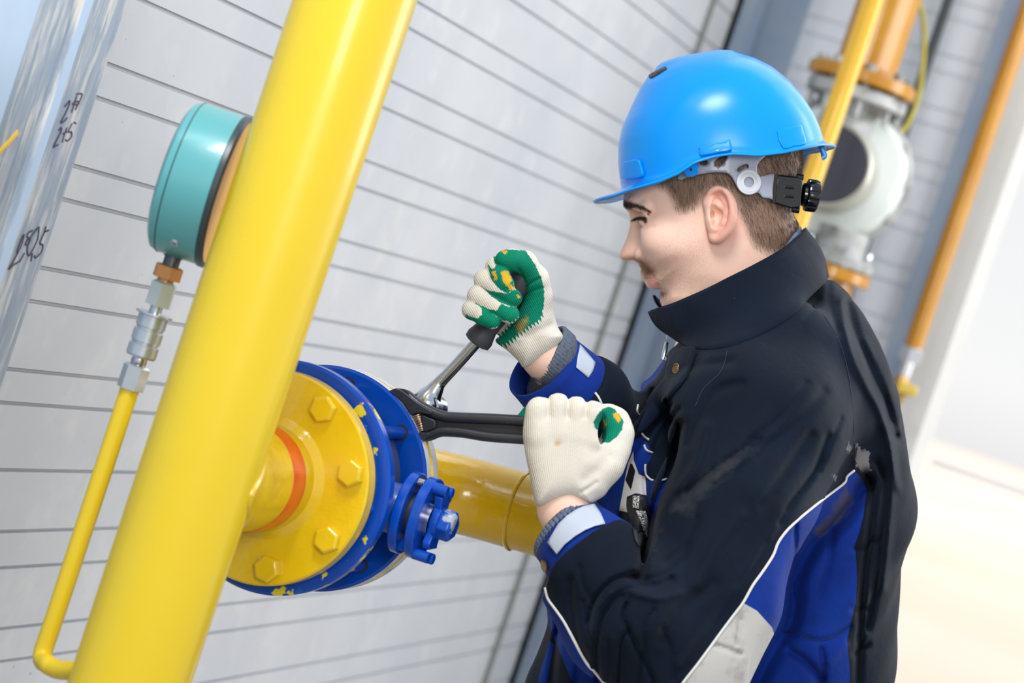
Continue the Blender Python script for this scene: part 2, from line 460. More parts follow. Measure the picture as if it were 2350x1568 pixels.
struct('floor', box((-1.4, -1.5, -0.1), (4.5, 5.6, 0)), M_concrete, smooth=False)
struct('ground', box((-30, 5.6, -0.16), (60, 75, -0.06)), M_ground, smooth=False)
# corner stanchion, wall joint strip, pale pillar at the end of the back wall
struct('trim_1', merge(box((XW, 4.80, 0), (XW+0.012, 5.18, 3.2)), box((XW+0.012, 4.99, 0), (XW+0.10, 5.005, 3.2)), box((XW, 4.80, 0), (XW+0.035, 4.806, 3.2))), M_bluecol, smooth=False)
struct('trim_2', box((XW-0.004, 4.60, 0), (XW+0.004, 4.625, 3.2)), mat('dark_joint', (120, 122, 118), rough=0.8), smooth=False)
struct('trim_3', box((-0.79, 5.16, 0), (-0.735, 5.22, 3.2)), M_bluecol, smooth=False)
struct('trim_4', box((-0.735, 5.14, 0), (-0.662, 5.36, 3.2)), M_offwhite, smooth=False)
struct('trim_5', box((-0.70, 5.8, 1.325), (3.5, 5.83, 1.34)), mat('rail_grey', (226, 222, 220), rough=0.6), smooth=False)
# steel cladding post at the left edge: a folded profile
XC = -1.15
yR = on_plane(150, 452, 0, XC)[1]
pf = [(XC-0.098, yR), (XC-0.004, yR), (XC, yR-0.004), (XC, yR-0.074), (XC+0.003, yR-0.077), (XC+0.006, yR-0.079), (XC+0.006, yR-0.094), (XC+0.003, yR-0.096), (XC, yR-0.099),
      (XC, yR-0.172), (XC+0.004, yR-0.176), (XC+0.010, yR-0.180), (XC+0.010, yR-0.42), (XC-0.098, yR-0.42)]
V = [(x, y, z) for z in (0, 3.2) for x, y in pf]; n = len(pf)
F = [(i, n+i, n+(i+1) % n, (i+1) % n) for i in range(n)] + [tuple(range(n)), tuple(range(2*n-1, n-1, -1))]
post = mesh_obj('cladding_post', V, F, [M_galv, M_paleblue], smooth=40, origin=(XC, yR-0.15, 0))
for p in post.data.polygons:
    ys = [post.data.vertices[v].co.y+ORG[post.name][1] for v in p.vertices]
    if len(p.vertices) == 4 and (min(ys) < yR-0.177 or (max(ys) <= yR-0.0785 and min(ys) >= yR-0.0945)): p.material_index = 1
tag(post, 'galvanised steel post with a pale blue ridge and handwritten numbers against the siding', 'post')
def scribble(strokes, ox, oy, s, r, m=None, name='handwriting', label=None):
    parts = []
    for st in strokes:
        q = crv([(ox+x/s, oy+y/s, 0) for x, y in st], 4)
        path = [on_plane(p[0], p[1], 0, XC+0.0006) for p in q]
        parts.append(tube(path, r, 6))
    V, F = merge(*parts); V[:, 0] = XC+0.0006+(V[:, 0]-XC-0.0006)*0.35
    return mesh_obj(name, V, F, m or M_ink, post, label=label)
E4 = 1568/340
scribble([[(685, 1130), (720, 1090), (740, 1065), (735, 1110), (700, 1190), (645, 1300), (690, 1275), (715, 1245)],
          [(760, 1195), (775, 1140), (800, 1060), (815, 1020)], [(765, 1105), (800, 1080), (835, 1075)],
          [(810, 1000), (860, 990), (870, 1010), (850, 1060), (825, 1110), (800, 1165)], [(800, 1110), (840, 1100)]], 0, 0, E4, 0.0009, label='217 in dark marker')
scribble([[(625, 1385), (650, 1350), (650, 1390), (620, 1450), (568, 1556), (590, 1545), (618, 1532)],
          [(660, 1510), (680, 1440), (712, 1350)], [(668, 1420), (710, 1395)],
          [(765, 1305), (745, 1350), (725, 1395), (760, 1400), (758, 1450), (720, 1490), (695, 1480)], [(785, 1295), (808, 1308)]], 0, 0, E4, 0.0009, label='215 in dark marker')
scribble([[(180, 1110), (215, 1000), (255, 915), (250, 960), (215, 1060), (150, 1190), (92, 1282), (150, 1235), (215, 1195)],
          [(350, 870), (300, 900), (290, 940), (325, 960), (300, 1020), (270, 1020), (300, 960)],
          [(420, 835), (380, 870), (320, 960), (290, 1080), (310, 1140), (345, 1080), (400, 960), (415, 840)],
          [(215, 1195), (262, 1110)], [(345, 1110), (330, 1200)],
          [(490, 830), (470, 900), (425, 1000), (455, 1030), (440, 1100), (385, 1158), (365, 1140)], [(475, 885), (520, 870)]], 0, 340, E4, 0.0010, label='290,5 in dark marker')
scribble([[(-10, 1620), (30, 1570), (110, 1490), (190, 1395)]], 0, 0, E4, 0.003, M_yinkk, 'yellow_mark', 'yellow chalk stroke')

# ------------------------------------------------------------------ background pipework by the back wall
M_yel = mat('yellow_gloss', (236, 184, 22), rough=0.22, coat=0.5, bump=(130, 0.10, 0.0006, 3), var=(4, (228, 172, 14), 0.4, 0.7))
M_yelold = mat('yellow_ochre', (196, 138, 4), rough=0.25, coat=0.4, bump=(150, 0.2, 0.0006), var=(5, (182, 122, 4), 0.4, 0.65))
M_castgrey = mat('cast_grey', (176, 178, 176), rough=0.5, metal=0.25, var=(20, (120, 118, 114), 0.5, 0.65))
M_meter = mat('meter_white', (226, 233, 228), rough=0.3, coat=0.3)
M_chrome = mat('bright_steel', (215, 218, 222), rough=0.16, metal=1.0)
M_dark = mat('dark_rubber', (40, 42, 48), rough=0.5)
M_navyface = mat('dark_face', (44, 46, 60), rough=0.35)
def bg(px, py, d): return Wp(px, py, d)
# wide pipe coming down onto the meter
top = bg(2052, -40, 4.72); a0 = bg(1985, 165, 4.72)
ax = np.array([a0[0], a0[1]])
zf = a0[2]-0.02
big = thing('wide_gas_pipe', 'wide glossy yellow pipe with a bolted flange above the round white meter', 'pipe', (ax[0], ax[1], zf))
mesh_obj('pipe', *merge(lathe((ax[0], ax[1], zf), Z, [(0.066, 0), (0.060, 0.03), (0.060, 1.1)], 40)), M_yelold, big)
mesh_obj('flange', *merge(lathe((ax[0], ax[1], zf-0.012), Z, [(0, 0), (0.105, 0), (0.108, 0.004), (0.108, 0.022), (0.104, 0.026), (0.07, 0.028), (0.062, 0.04)], 48)), M_yelold, big)
for k in range(8):
    t = 2*pi*k/8+0.3
    mesh_obj('bolt', *merge(hexnut((ax[0]+0.086*cos(t), ax[1]+0.086*sin(t), zf+0.014), Z, 0.022, 0.014), cyl((ax[0]+0.086*cos(t), ax[1]+0.086*sin(t), zf-0.075), Z, 0.006, 0.07, 12)), M_castgrey, big, smooth=30)
# round meter
mc = bg(1915, 388, 4.70); fwd = unit(np.array([0.03, -1.0, 0.0]))
meter = thing('gas_meter', 'round white gas meter with a dark dial between yellow flanges behind the hard hat', 'meter', (mc[0], mc[1]+0.06, mc[2]-0.15))
mesh_obj('body', *lathe(mc-fwd*0.10, fwd, [(0, -0.02), (0.10, -0.02), (0.128, 0.0), (0.137, 0.03), (0.137, 0.07), (0.128, 0.092), (0.085, 0.10), (0.074, 0.105), (0.072, 0.10)], 64), M_meter, meter)
mesh_obj('rim', *torus(mc-fwd*0.045, fwd, 0.138, 0.009, 64), M_castgrey, meter)
dc = mc + fwd*0.0 
mesh_obj('collar', *lathe(dc, fwd, [(0.088, -0.01), (0.084, 0.085), (0.080, 0.090), (0.076, 0.088)], 48), mat('brushed_grey', (190, 188, 176), rough=0.35, metal=0.5), meter)
mesh_obj('dial', *lathe(dc, fwd, [(0, 0.087), (0.078, 0.087)], 48), M_navyface, meter)
for k in range(12):
    t = 2*pi*k/12+0.1; u, v, _ = frame(fwd)
    q = mc-fwd*0.06+(u*cos(t)+v*sin(t))*0.139
    mesh_obj('bolt', *hexnut(q, fwd, 0.018, 0.034), M_castgrey, meter, smooth=30)
neckz = zf-0.014
mesh_obj('top_flange', *merge(cyl((ax[0], ax[1], neckz-0.03), Z, 0.10, 0.026, 48, 0.003), lathe((ax[0], ax[1], neckz-0.09), Z, [(0.062, 0), (0.055, 0.03), (0.07, 0.062)], 40)), M_castgrey, meter)
lo = bg(1922, 585, 4.70)
mesh_obj('bottom_flange', *merge(cyl(lo-Z*0.022, Z, 0.075, 0.022, 48, 0.003), cyl(lo, Z, 0.05, 0.05, 32)), M_castgrey, meter)
for k in range(4):
    t = k*pi/2+0.5
    mesh_obj('stud', *merge(cyl(lo+np.array([0.062*cos(t), 0.062*sin(t), -0.04]), Z, 0.006, 0.06, 12), hexnut(lo+np.array([0.062*cos(t), 0.062*sin(t), 0.0]), Z, 0.018, 0.012)), M_chrome, meter, smooth=30)
lp = thing('outlet_pipe', 'yellow pipe flange just above the raised collar under the white meter', 'pipe', (lo[0], lo[1], 0))
mesh_obj('flange', *cyl(lo-Z*0.048, Z, 0.076, 0.024, 48, 0.003), M_yelold, lp)
mesh_obj('pipe', *cyl((lo[0], lo[1], 0), Z, 0.05, lo[2]-0.046, 36), M_yelold, lp)
plug = bg(1984, 228, 4.58)
# slim pipe in front of the meter
t0 = bg(1868, 400, 4.35)
sp = lathe((t0[0], t0[1], 0), Z, [(0, 0), (0.0187, 0), (0.0187, 3.1), (0, 3.1)], 28)
tag(mesh_obj('slim_gas_pipe', *sp, M_yel, origin=(t0[0], t0[1], 0)), 'slim vertical yellow pipe running up behind the back of the hard hat', 'pipe')
# thin hose and dark conduit on the back wall
hp = [bg(2096, -40, 4.9), bg(2118, 40, 4.9), bg(2120, 120, 4.88), bg(2108, 220, 4.86), bg(2085, 280, 4.84), bg(2062, 310, 4.8)]
tag(mesh_obj('impulse_hose', *tube(crv(hp, 6), 0.0055, 10), mat('hose_olive', (178, 168, 62), rough=0.5)), 'thin olive hose curving down beside the round white meter', 'hose')
c0 = bg(2110, 150, 5.1)
tag(mesh_obj('conduit', *cyl((c0[0]-0.0, 5.165, 0), Z, 0.011, 3.1, 16), mat('conduit_dark', (70, 74, 78), rough=0.5)), 'thin dark vertical conduit on the back wall behind the yellow pipes', 'conduit')
# right hand yellow pipe ending in a brass cock
r0 = bg(2095, 800, 4.95)
rp = thing('wall_gas_pipe', 'yellow pipe on the blue strip by the bright opening, ending in steel fittings', 'pipe', (r0[0], r0[1], 0))
mesh_obj('pipe', *cyl((r0[0], r0[1], r0[2]), Z, 0.0195, 2.0, 28), M_yelold, rp)
mesh_obj('union_nut', *merge(hexnut((r0[0], r0[1], r0[2]-0.028), Z, 0.044, 0.03), cyl((r0[0], r0[1], r0[2]-0.06), Z, 0.014, 0.04, 20)), M_chrome, rp, smooth=30)
mesh_obj('cock_body', *merge(lathe((r0[0], r0[1], r0[2]-0.12), Z, [(0, 0), (0.013, 0), (0.017, 0.01), (0.019, 0.03), (0.015, 0.05), (0.013, 0.065)], 24), cyl((r0[0], r0[1], r0[2]-0.085), unit([0.9, -0.5, 0]), 0.011, 0.03, 16)), mat('brass', (196, 160, 96), rough=0.3, metal=0.8), rp)
mesh_obj('tap_handle', *merge(box((r0[0]+0.0, r0[1]-0.03, r0[2]-0.093), (r0[0]+0.04, r0[1]-0.02, r0[2]-0.072))), mat('handle_yellow', (228, 200, 90), rough=0.4), rp, bevel=0.003)
mesh_obj('tail_pipe', *cyl((r0[0], r0[1], r0[2]-0.30), Z, 0.011, 0.18, 16), mat('copper_tube', (214, 170, 120), rough=0.35, metal=0.5), rp)
# ------------------------------------------------------------------ foreground pipework
M_pipe = mat('yellow_enamel', (234, 202, 40), rough=0.32, coat=0.25, bump=(38, 0.10, 0.0010, 3), var=[(2.5, (230, 196, 32), 0.4, 0.7)], dust=[(260, (196, 150, 40), 0.80, 0.84)])
M_flange_y = mat('thick_yellow_paint', (232, 196, 26), rough=0.20, coat=0.5, bump=(75, 0.55, 0.0016, 3), var=[(14, (226, 184, 12), 0.45, 0.7)], dust=[(150, (170, 110, 30), 0.76, 0.84)])
M_stub = mat('stub_yellow', (222, 184, 22), rough=0.25, coat=0.5, bump=(110, 0.5, 0.0015, 4), var=[(12, (180, 140, 30), 0.56, 0.78), (40, (238, 200, 60), 0.6, 0.8)], dust=[(26, (92, 60, 22), 0.72, 0.80)])
M_red = mat('red_band_paint', (214, 58, 18), rough=0.25, coat=0.4, bump=(90, 0.15, 0.001), var=[(22, (226, 92, 20), 0.45, 0.7)])
M_blue = mat('valve_blue', (0, 72, 178), rough=0.22, coat=0.12, spec=0.35, bump=(70, 0.10, 0.0008), var=[(10, (0, 62, 152), 0.45, 0.75)], dust=[(320, (150, 180, 215), 0.79, 0.82)])
M_blue_y = mat('valve_blue_with_yellow_specks', (0, 72, 178), rough=0.22, coat=0.12, spec=0.35, bump=(70, 0.10, 0.0008), var=[(10, (2, 58, 168), 0.45, 0.75), (30, (30, 120, 205), 0.62, 0.75)], dust=[(42, (226, 208, 52), 0.62, 0.64)])
M_body = mat('valve_body_dark', (74, 80, 112), rough=0.5, var=(20, (74, 82, 112), 0.45, 0.65))
M_edge = mat('worn_glare_edge', (244, 246, 250), rough=0.4, metal=0.25, var=(50, (170, 184, 210), 0.55, 0.7))  # worn bare rim, with strong glare painted into its white
M_wornhex = mat('worn_blue', (0, 70, 172), rough=0.22, coat=0.12, spec=0.35, dust=[(48, (172, 182, 196), 0.56, 0.60)])
M_teal = mat('teal_enamel', (90, 164, 168), rough=0.32, coat=0.3, bump=(160, 0.05, 0.0005), dust=[(34, (196, 186, 84), 0.70, 0.72), (48, (40, 66, 66), 0.72, 0.74), (90, (120, 84, 50), 0.76, 0.78)])
M_brass = mat('brass_nut', (196, 140, 88), rough=0.35, metal=0.65)
M_zinc = mat('zinc_fitting', (200, 208, 216), rough=0.28, metal=0.8, bump=(200, 0.1, 0.0005))
M_silver = mat('satin_steel', (186, 190, 198), rough=0.22, metal=1.0)

RX, RY = -0.878, 2.0532                       # axis of the riser
AZ = 1.2072                                    # height of the branch axis
fy = 2.2200                                    # front face of the yellow flange
A = np.array([-0.8795, 0.0, AZ])
def ay(y): return np.array([A[0], y, A[2]])
riser = thing('riser_pipe', 'wide yellow vertical pipe crossing the whole picture in front of the blue valve', 'pipe', (RX, RY, 0))
prof = [(0, 0), (0.0545, 0)] + [(0.0545, h) for h in np.linspace(0.05, 3.15, 40)] + [(0, 3.15)]
mesh_obj('pipe', *lathe((RX, RY, 0), Z, prof, 96), M_pipe, riser)
mesh_obj('branch_stub', *lathe(ay(RY), Y, [(0.0535, 0), (0.0535, fy-RY)], 80), M_stub, riser)
mesh_obj('red_band', *lathe(ay(fy-0.060), Y, [(0.0534, 0), (0.0541, 0.0005), (0.0541, 0.0305), (0.0534, 0.031)], 80), M_red, riser, label='red painted band around the branch')
# saddle weld between riser and stub
wp = []
for k in range(73):
    t = 2*pi*k/72; x = 0.055*cos(t); zz = 0.055*sin(t)
    wp.append((A[0]+x, RY+math.sqrt(max(0, 0.0548**2-min(abs(x), 0.0546)**2))*0.98, AZ+zz))
V, F = tube(np.array(wp), 0.0042, 8, caps=False); mesh_obj('weld_seam', V, F, M_stub, riser)
mesh_obj('weld_bead', *lathe(ay(fy), Y, [(0.0530, -0.0075), (0.0555, -0.0055), (0.0585, -0.0022), (0.0625, 0.0006), (0.0530, 0.0006)], 96, closed=True), M_flange_y, riser)
mesh_obj('flange', *lathe(ay(fy), Y, [(0.050, 0), (0.1055, 0), (0.1075, 0.0018), (0.1078, 0.0185), (0.106, 0.0205), (0.05, 0.0205)], 128, closed=True), M_flange_y, riser)
PC = 0.0905
for k in range(8):
    t = radians(21.5+45*k); q = ay(fy)+PC*(cos(t)*X+sin(t)*Z)
    mesh_obj('bolt', *hexnut(q, -Y, 0.0238, 0.0100, u=cos(t+0.35+k)*X+sin(t+0.35+k)*Z, ch=0.0016), M_flange_y, riser, smooth=30, bevel=0.0007)
q = ay(fy)+np.array([0.022, 0, -0.078]); mesh_obj('paint_blob', *lathe(q, -Y, [(0.004, 0), (0.003, 0.002), (0, 0.003)], 12), M_flange_y, riser)
# small bent tapping tube welded to the riser
tp = [Wp(262, 1540, 2.2), Wp(235, 1540, 2.225), Wp(170, 1540, 2.255), Wp(130, 1536, 2.272), Wp(103, 1520, 2.283), Wp(90, 1490, 2.288)]
b0 = Wp(93, 1455, 2.288); t1 = Wp(298, 893, 2.288)
b0 = np.array([t1[0], t1[1], b0[2]])
tp = crv(tp[:5], 6).tolist()
corner = [b0-Z*0.020, b0, b0+Z*0.03]
path = np.array(tp[:-1]+[list(c) for c in corner]+[list(t1)])
path = crv(path[::2].tolist()+[path[-1].tolist()], 4)
mesh_obj('tapping_tube', *tube(path, 0.0092, 20), M_pipe, riser)
# weld where it meets the riser
u_, v_, w_ = frame(np.array(tp[0])-np.array(tp[8]))
mesh_obj('tube_weld', *lathe(np.array(Wp(258, 1538, 2.205)), w_, [(0.0165, 0.010), (0.0158, 0.004), (0.0125, -0.004), (0.009, -0.008)], 28), M_pipe, riser)

# ------------------------------------------------------------------ gauge assembly
fit = thing('hose_coupling', 'steel quick coupling and nuts on top of the small bent yellow tube', 'fitting', t1)
cz = t1+Z*0.0
mesh_obj('hex_nut', *hexnut(cz, Z, 0.0225, 0.024, u=unit([1, .3, 0]), ch=0.002), M_zinc, fit, smooth=30)
mesh_obj('neck', *lathe(cz+Z*0.024, Z, [(0.0072, 0), (0.0078, 0.004), (0.0065, 0.010)], 24), M_silver, fit)
pr = [(0, 0), (0.0135, 0), (0.0145, 0.002), (0.0145, 0.012), (0.0130, 0.013), (0.0130, 0.0145), (0.0143, 0.0155), (0.0143, 0.026), (0.0130, 0.027), (0.0130, 0.029), (0.0143, 0.030), (0.0143, 0.0405), (0.0178, 0.0415), (0.0178, 0.0435), (0.006, 0.0445), (0.006, 0.052), (0, 0.052)]
mesh_obj('sleeve', *lathe(cz+Z*0.032, Z, pr, 40), M_zinc, fit, smooth=25)
mesh_obj('upper_nut', *hexnut(cz+Z*0.083, Z, 0.0225, 0.024, u=unit([1, -.2, 0]), ch=0.002), mat('dull_zinc', (196, 204, 200), rough=0.4, metal=0.5), fit, smooth=30)
mesh_obj('brass_nut', *merge(hexnut(cz+Z*0.110, Z, 0.0245, 0.013, u=unit([1, .1, 0])), cyl(cz+Z*0.105, Z, 0.008, 0.008, 20)), M_brass, fit, smooth=30)
gz = cz+Z*0.123
gd = unit(cos(radians(1.5))*RT*np.array([1, 1, 0])+sin(radians(1.5))*(-FW)*np.array([1, 1, 0])); gd = unit([gd[0], gd[1], 0])
gr = 0.0735
gc = gz+Z*(0.012+gr-0.003)
gauge = thing('pressure_gauge', 'round teal pressure gauge seen edge-on beside the wide yellow pipe', 'gauge', gz)
mesh_obj('stem', *merge(cyl(gz, Z, 0.008, 0.014, 20), box(gz+np.array([-.007, -.007, .008]), gz+np.array([.007, .007, .022]))), mat('stem_dark', (90, 92, 98), rough=0.35, metal=0.7), gauge)
g0 = gc-gd*0.026
mesh_obj('case', *lathe(g0, gd, [(0, -0.001), (gr-0.009, 0), (gr-0.002, 0.004), (gr, 0.010), (gr, 0.050), (gr-0.001, 0.0505)], 96), M_teal, gauge)
mesh_obj('back_plate', *lathe(g0, gd, [(gr-0.0005, 0.0095), (gr+0.0006, 0.0105), (gr-0.0005, 0.0115)], 96), M_dark, gauge)
mesh_obj('bezel', *lathe(g0, gd, [(gr-0.001, 0.0500), (gr+0.0012, 0.0510), (gr+0.0012, 0.0555), (gr-0.003, 0.0575), (gr-0.004, 0.0560)], 96), mat('bezel_dark', (50, 62, 66), rough=0.35), gauge)
mesh_obj('dial', *lathe(g0, gd, [(0, 0.0555), (gr-0.004, 0.0555)], 96), mat('dial_yellow', (236, 184, 8), rough=0.35, var=(40, (160, 110, 30), 0.62, 0.7)), gauge)
sd = unit(-Z*0.80+(-np.cross(gd, Z))*-0.6)
hole = g0+gd*0.030+sd*(gr-0.0005)
mesh_obj('case_screw', *lathe(hole, sd, [(0.0045, 0), (0.0040, 0.002), (0.0022, 0.0022), (0.0020, 0.0004), (0, 0.0004)], 20), M_zinc, gauge)

# ------------------------------------------------------------------ blue valve
ca, sa = cos(radians(2.4)), sin(radians(2.4))
XS = ca*X+sa*Z; ZS = np.cross(XS, Y)
vy0, vy1 = fy+0.0305, fy+0.142
valve = thing('ball_valve', 'blue flanged valve with a hexagonal stem clamped between yellow flanges', 'valve', ay(vy0)-Z*0.116)
o_last = []
def blueflange(y, n, label=None, m=M_blue):
    o = mesh_obj('flange', *lathe(ay(y), Y, [(0.052, 0), (0.1155, 0), (0.1185, 0.003), (0.1185, 0.0152), (0.1160, 0.0180), (0.052, 0.018)], 128, closed=True), m, valve, label=label); o_last[:] = [o]
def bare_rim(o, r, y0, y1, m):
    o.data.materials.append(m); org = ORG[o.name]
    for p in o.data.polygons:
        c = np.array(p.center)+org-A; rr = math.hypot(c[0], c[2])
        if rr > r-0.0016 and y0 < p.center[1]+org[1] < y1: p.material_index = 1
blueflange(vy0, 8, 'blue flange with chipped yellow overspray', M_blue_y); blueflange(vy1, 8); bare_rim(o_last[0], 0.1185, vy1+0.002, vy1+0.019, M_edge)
mesh_obj('body', *lathe(ay(vy0+0.016), Y, [(0.092, 0), (0.096, 0.006), (0.096, 0.080), (0.090, 0.090), (0.084, 0.0948)], 96), M_body, valve)
mesh_obj('gasket', *lathe(ay(fy+0.0206), Y, [(0.052, 0), (0.1045, 0), (0.1045, 0.0098), (0.052, 0.0098)], 96, closed=True), mat('gasket', (120, 92, 58), rough=0.8), valve)
for k in range(8):
    t = radians(45*k+1.5); q = ay(vy0-0.0015)+0.1015*(cos(t)*X+sin(t)*Z)
    o = mesh_obj('stud', *lathe(q, Y, [(0, -0.0025), (0.005, -0.001), (0.0072, 0.003), (0.0068, 0.020), (0.0068, 0.105), (0.0062, 0.1135), (0, 0.1155)], 20), M_blue, valve)
    mesh_obj('stud_hole', *lathe(ay(vy1)+0.1015*(cos(t)*X+sin(t)*Z), -Y, [(0.0088, -0.001), (0.0088, 0.0004), (0.0067, 0.0004)], 24), M_dark, valve)
bc = ay(vy0+0.059)
def sx(x, y=0, z_=0): return bc+XS*x+Y*y+ZS*z_*-1
ZV = unit(Z-XS*np.dot(Z, XS))
mesh_obj('stem_neck', *lathe(bc, XS, [(0.026, 0.07), (0.026, 0.110), (0.024, 0.118)], 48), mat('neck_blue', (40, 84, 176), rough=0.4, coat=0.2, var=(20, (62, 92, 160), 0.4, 0.6)), valve)
def rplate(x, h, r, m, name, sq=0.80, bump=0.0):
    """rounded plate across the stem axis"""
    pts = []
    for i in range(64):
        t = 2*pi*i/64; rr = r*(1-sq*0.18*(cos(2*t)+1)/2)
        pts.append((rr*cos(t), rr*sin(t)))
    return mesh_obj(name, *prism(pts, bc+XS*x, Y, ZV, h), m, valve, smooth=30, bevel=0.0014)
# prism extrudes along Y x ZV = XS
rplate(0.1170, 0.0100, 0.0425, M_blue, 'gland_flange', 0.9)
rplate(0.1355, 0.0105, 0.0425, M_blue, 'gland_flange', 0.9)
mesh_obj('packing', *lathe(bc, XS, [(0.022, 0.125), (0.022, 0.137)], 40), M_dark, valve)
bow = [(-0.010, 0.027), (0.012, 0.028), (0.016, 0.024), (0.011, 0.020), (0.012, 0.008), (0.021, 0.002), (0.021, -0.004), (0.012, -0.012), (0.011, -0.024), (0.014, -0.027), (-0.012, -0.028), (-0.015, -0.022), (-0.011, -0.012), (-0.013, 0.0), (-0.011, 0.014), (-0.016, 0.026)]
mesh_obj('stop_plate', *prism(bow, bc+XS*0.1500, Y, ZV, 0.0085), M_blue, valve, smooth=25, bevel=0.001)
mesh_obj('gland_ring', *lathe(bc, XS, [(0.019, 0.144), (0.019, 0.151)], 40), M_silver, valve)
mesh_obj('stem_washer', *lathe(bc, XS, [(0.0, 0.1565), (0.0175, 0.1565), (0.0175, 0.1600), (0.016, 0.1605), (0, 0.1605)], 40), M_blue, valve)
mesh_obj('stem_hex', *hexnut(bc+XS*0.158, XS, 0.0285, 0.0165, u=ZV*0.9+Y*0.25, ch=0.0028), M_wornhex, valve, smooth=30, bevel=0.0012, label='worn hexagonal stem end with bare metal patch')
for sz in (1, -1):
    for sy, yy in ((0, -0.0135), (1, 0.0045)):
        q = bc+XS*0.1445+Y*yy*1.0+ZV*(0.0345*sz-0.001+(-0.002 if sy else 0))
        sc_ = mesh_obj('cap_screw', *lathe(q, XS, [(0, 0), (0.0058, 0), (0.0058, 0.0155), (0.0050, 0.0165), (0.0032, 0.0165), (0.0032, 0.012), (0, 0.012)], 24), M_blue, valve, smooth=30)
    q = bc+XS*0.1265-Y*0.008+ZV*0.0325*sz
    V, F = lathe(q, XS, [(0.0050+0.0006*(i % 2), 0.0115*i/14) for i in range(15)], 20)
    mesh_obj('gland_stud', V, F, M_silver if sz > 0 else M_blue, valve)

# ------------------------------------------------------------------ outlet elbow behind the valve
ey = vy1+0.0225
elbow = thing('elbow_pipe', 'yellow pipe leaving the blue valve and running behind the wrist of the glove', 'pipe', ay(ey)-Z*0.112)
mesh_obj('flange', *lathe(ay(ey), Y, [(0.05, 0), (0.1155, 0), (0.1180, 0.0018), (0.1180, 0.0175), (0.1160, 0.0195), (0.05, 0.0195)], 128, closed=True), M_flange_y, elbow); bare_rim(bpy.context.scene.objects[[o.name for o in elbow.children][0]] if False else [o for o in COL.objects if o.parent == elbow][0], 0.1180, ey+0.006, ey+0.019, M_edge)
mesh_obj('gasket', *lathe(ay(vy1+0.018), Y, [(0.05, 0), (0.1065, 0), (0.1065, 0.0045), (0.05, 0.0045)], 96, closed=True), mat('gasket_worn', (150, 110, 30), rough=0.7), elbow)
M_elb = mat('elbow_yellow', (244, 198, 24), rough=0.2, coat=0.5, bump=(42, 0.6, 0.0022, 3), var=[(7, (236, 186, 18), 0.4, 0.7)])
ye = fy+0.425; R = 0.114; rp_ = 0.0447
xdir = unit(X*ca*1.0+Z*0.075-Y*0.02)
pth = [ay(ey+0.015), ay(ey+0.03), ay(ey+0.06)]; rad = [0.054, 0.054, 0.0447]
for k in range(0, 13):
    t = k/12*pi/2; pth.append(ay(ye-R)+Y*R*sin(t)+xdir*R*(1-cos(t))); rad.append(rp_)
end = pth[-1]
for k in range(1, 6): pth.append(end+xdir*0.021*k); rad.append(rp_)
mesh_obj('pipe', *tube(pth, rad, 56, u0=Z), M_elb, elbow)
def pxs(p): c = w2c(p); return CX+FPX*c[0]/-c[2], CY-FPX*c[1]/-c[2]
for k in range(0, 400):
    p = end+xdir*0.001*k
    if pxs(p)[0] > 1193: break
mesh_obj('weld_seam', *torus(p, xdir, rp_, 0.0026, 64, 8), M_elb, elbow)
for k in range(8):
    t = radians(22.5+45*k-1); q = ay(ey+0.0195)+0.0905*(cos(t)*X+sin(t)*Z)
    if k in (1,): continue
    mesh_obj('nut', *merge(hexnut(q, Y, 0.024, 0.013), cyl(q+Y*0.013, Y, 0.0075, 0.008, 16)), M_zinc, elbow, smooth=30)
NUT = ay(ey+0.0195)+0.0905*(cos(radians(66.5))*X+sin(radians(66.5))*Z)
mesh_obj('nut', *merge(hexnut(NUT, Y, 0.024, 0.013), cyl(NUT+Y*0.013, Y, 0.0075, 0.008, 16)), M_zinc, elbow, smooth=30)

# ------------------------------------------------------------------ adjustable spanner (lies in a plane square to the flange bolts)
WY = vy1+0.0105
def wl(pts, y, s=2350/360.0, ox=880, oy=860):
    return [on_plane(ox+a/s, oy+b/s, 1, y) for a, b in pts]
M_black = mat('black_phosphate', (66, 68, 74), rough=0.30, metal=0.55, bump=(700, 0.25, 0.0004), var=[(300, (90, 92, 98), 0.6, 0.75)])
M_blackweb = mat('black_recess', (50, 51, 56), rough=0.42, metal=0.4, bump=(500, 0.15, 0.0003), dust=[(200, (150, 150, 150), 0.80, 0.82)])
s0 = wl([(820, 700)], WY)[0]
spanner = thing('adjustable_spanner', 'black adjustable spanner with its jaws on the rear flange of the blue valve', 'wrench', s0)
out = [(120, 262), (150, 225), (215, 207), (300, 215), (375, 240), (430, 290), (500, 350), (620, 440), (740, 520), (860, 572), (960, 595), (1200, 610), (1560, 628), (2060, 655), (2500, 690), (2900, 722), (3080, 745), (3180, 790), (3215, 850), (3195, 930), (3120, 1000), (3000, 1040), (2600, 1030), (2065, 998), (1560, 965), (1200, 900), (1040, 885), (900, 885), (800, 915), (700, 955), (620, 985), (585, 900), (505, 740), (430, 590), (340, 440), (270, 350), (180, 290)]
def plate(pts, y, th, name, m, parent, bevel=0.0, sub=2):
    P = crv([(a, b, 0) for a, b in pts], sub, True)[:, :2]
    W3 = np.array(wl(P, y)); n = len(W3); th = np.full(n, th) if np.isscalar(th) else th
    V = np.vstack([W3-Y*th[0]/2, W3+Y*th[0]/2]); 
    F = [tuple(range(n)), tuple(range(2*n-1, n-1, -1))]+[(i, n+i, n+(i+1) % n, (i+1) % n) for i in range(n)]
    return mesh_obj(name, V, F, m, parent, smooth=40, bevel=bevel)
plate(out, WY+0.004, 0.009, 'handle', M_blackweb, spanner, bevel=0.0012, sub=3)
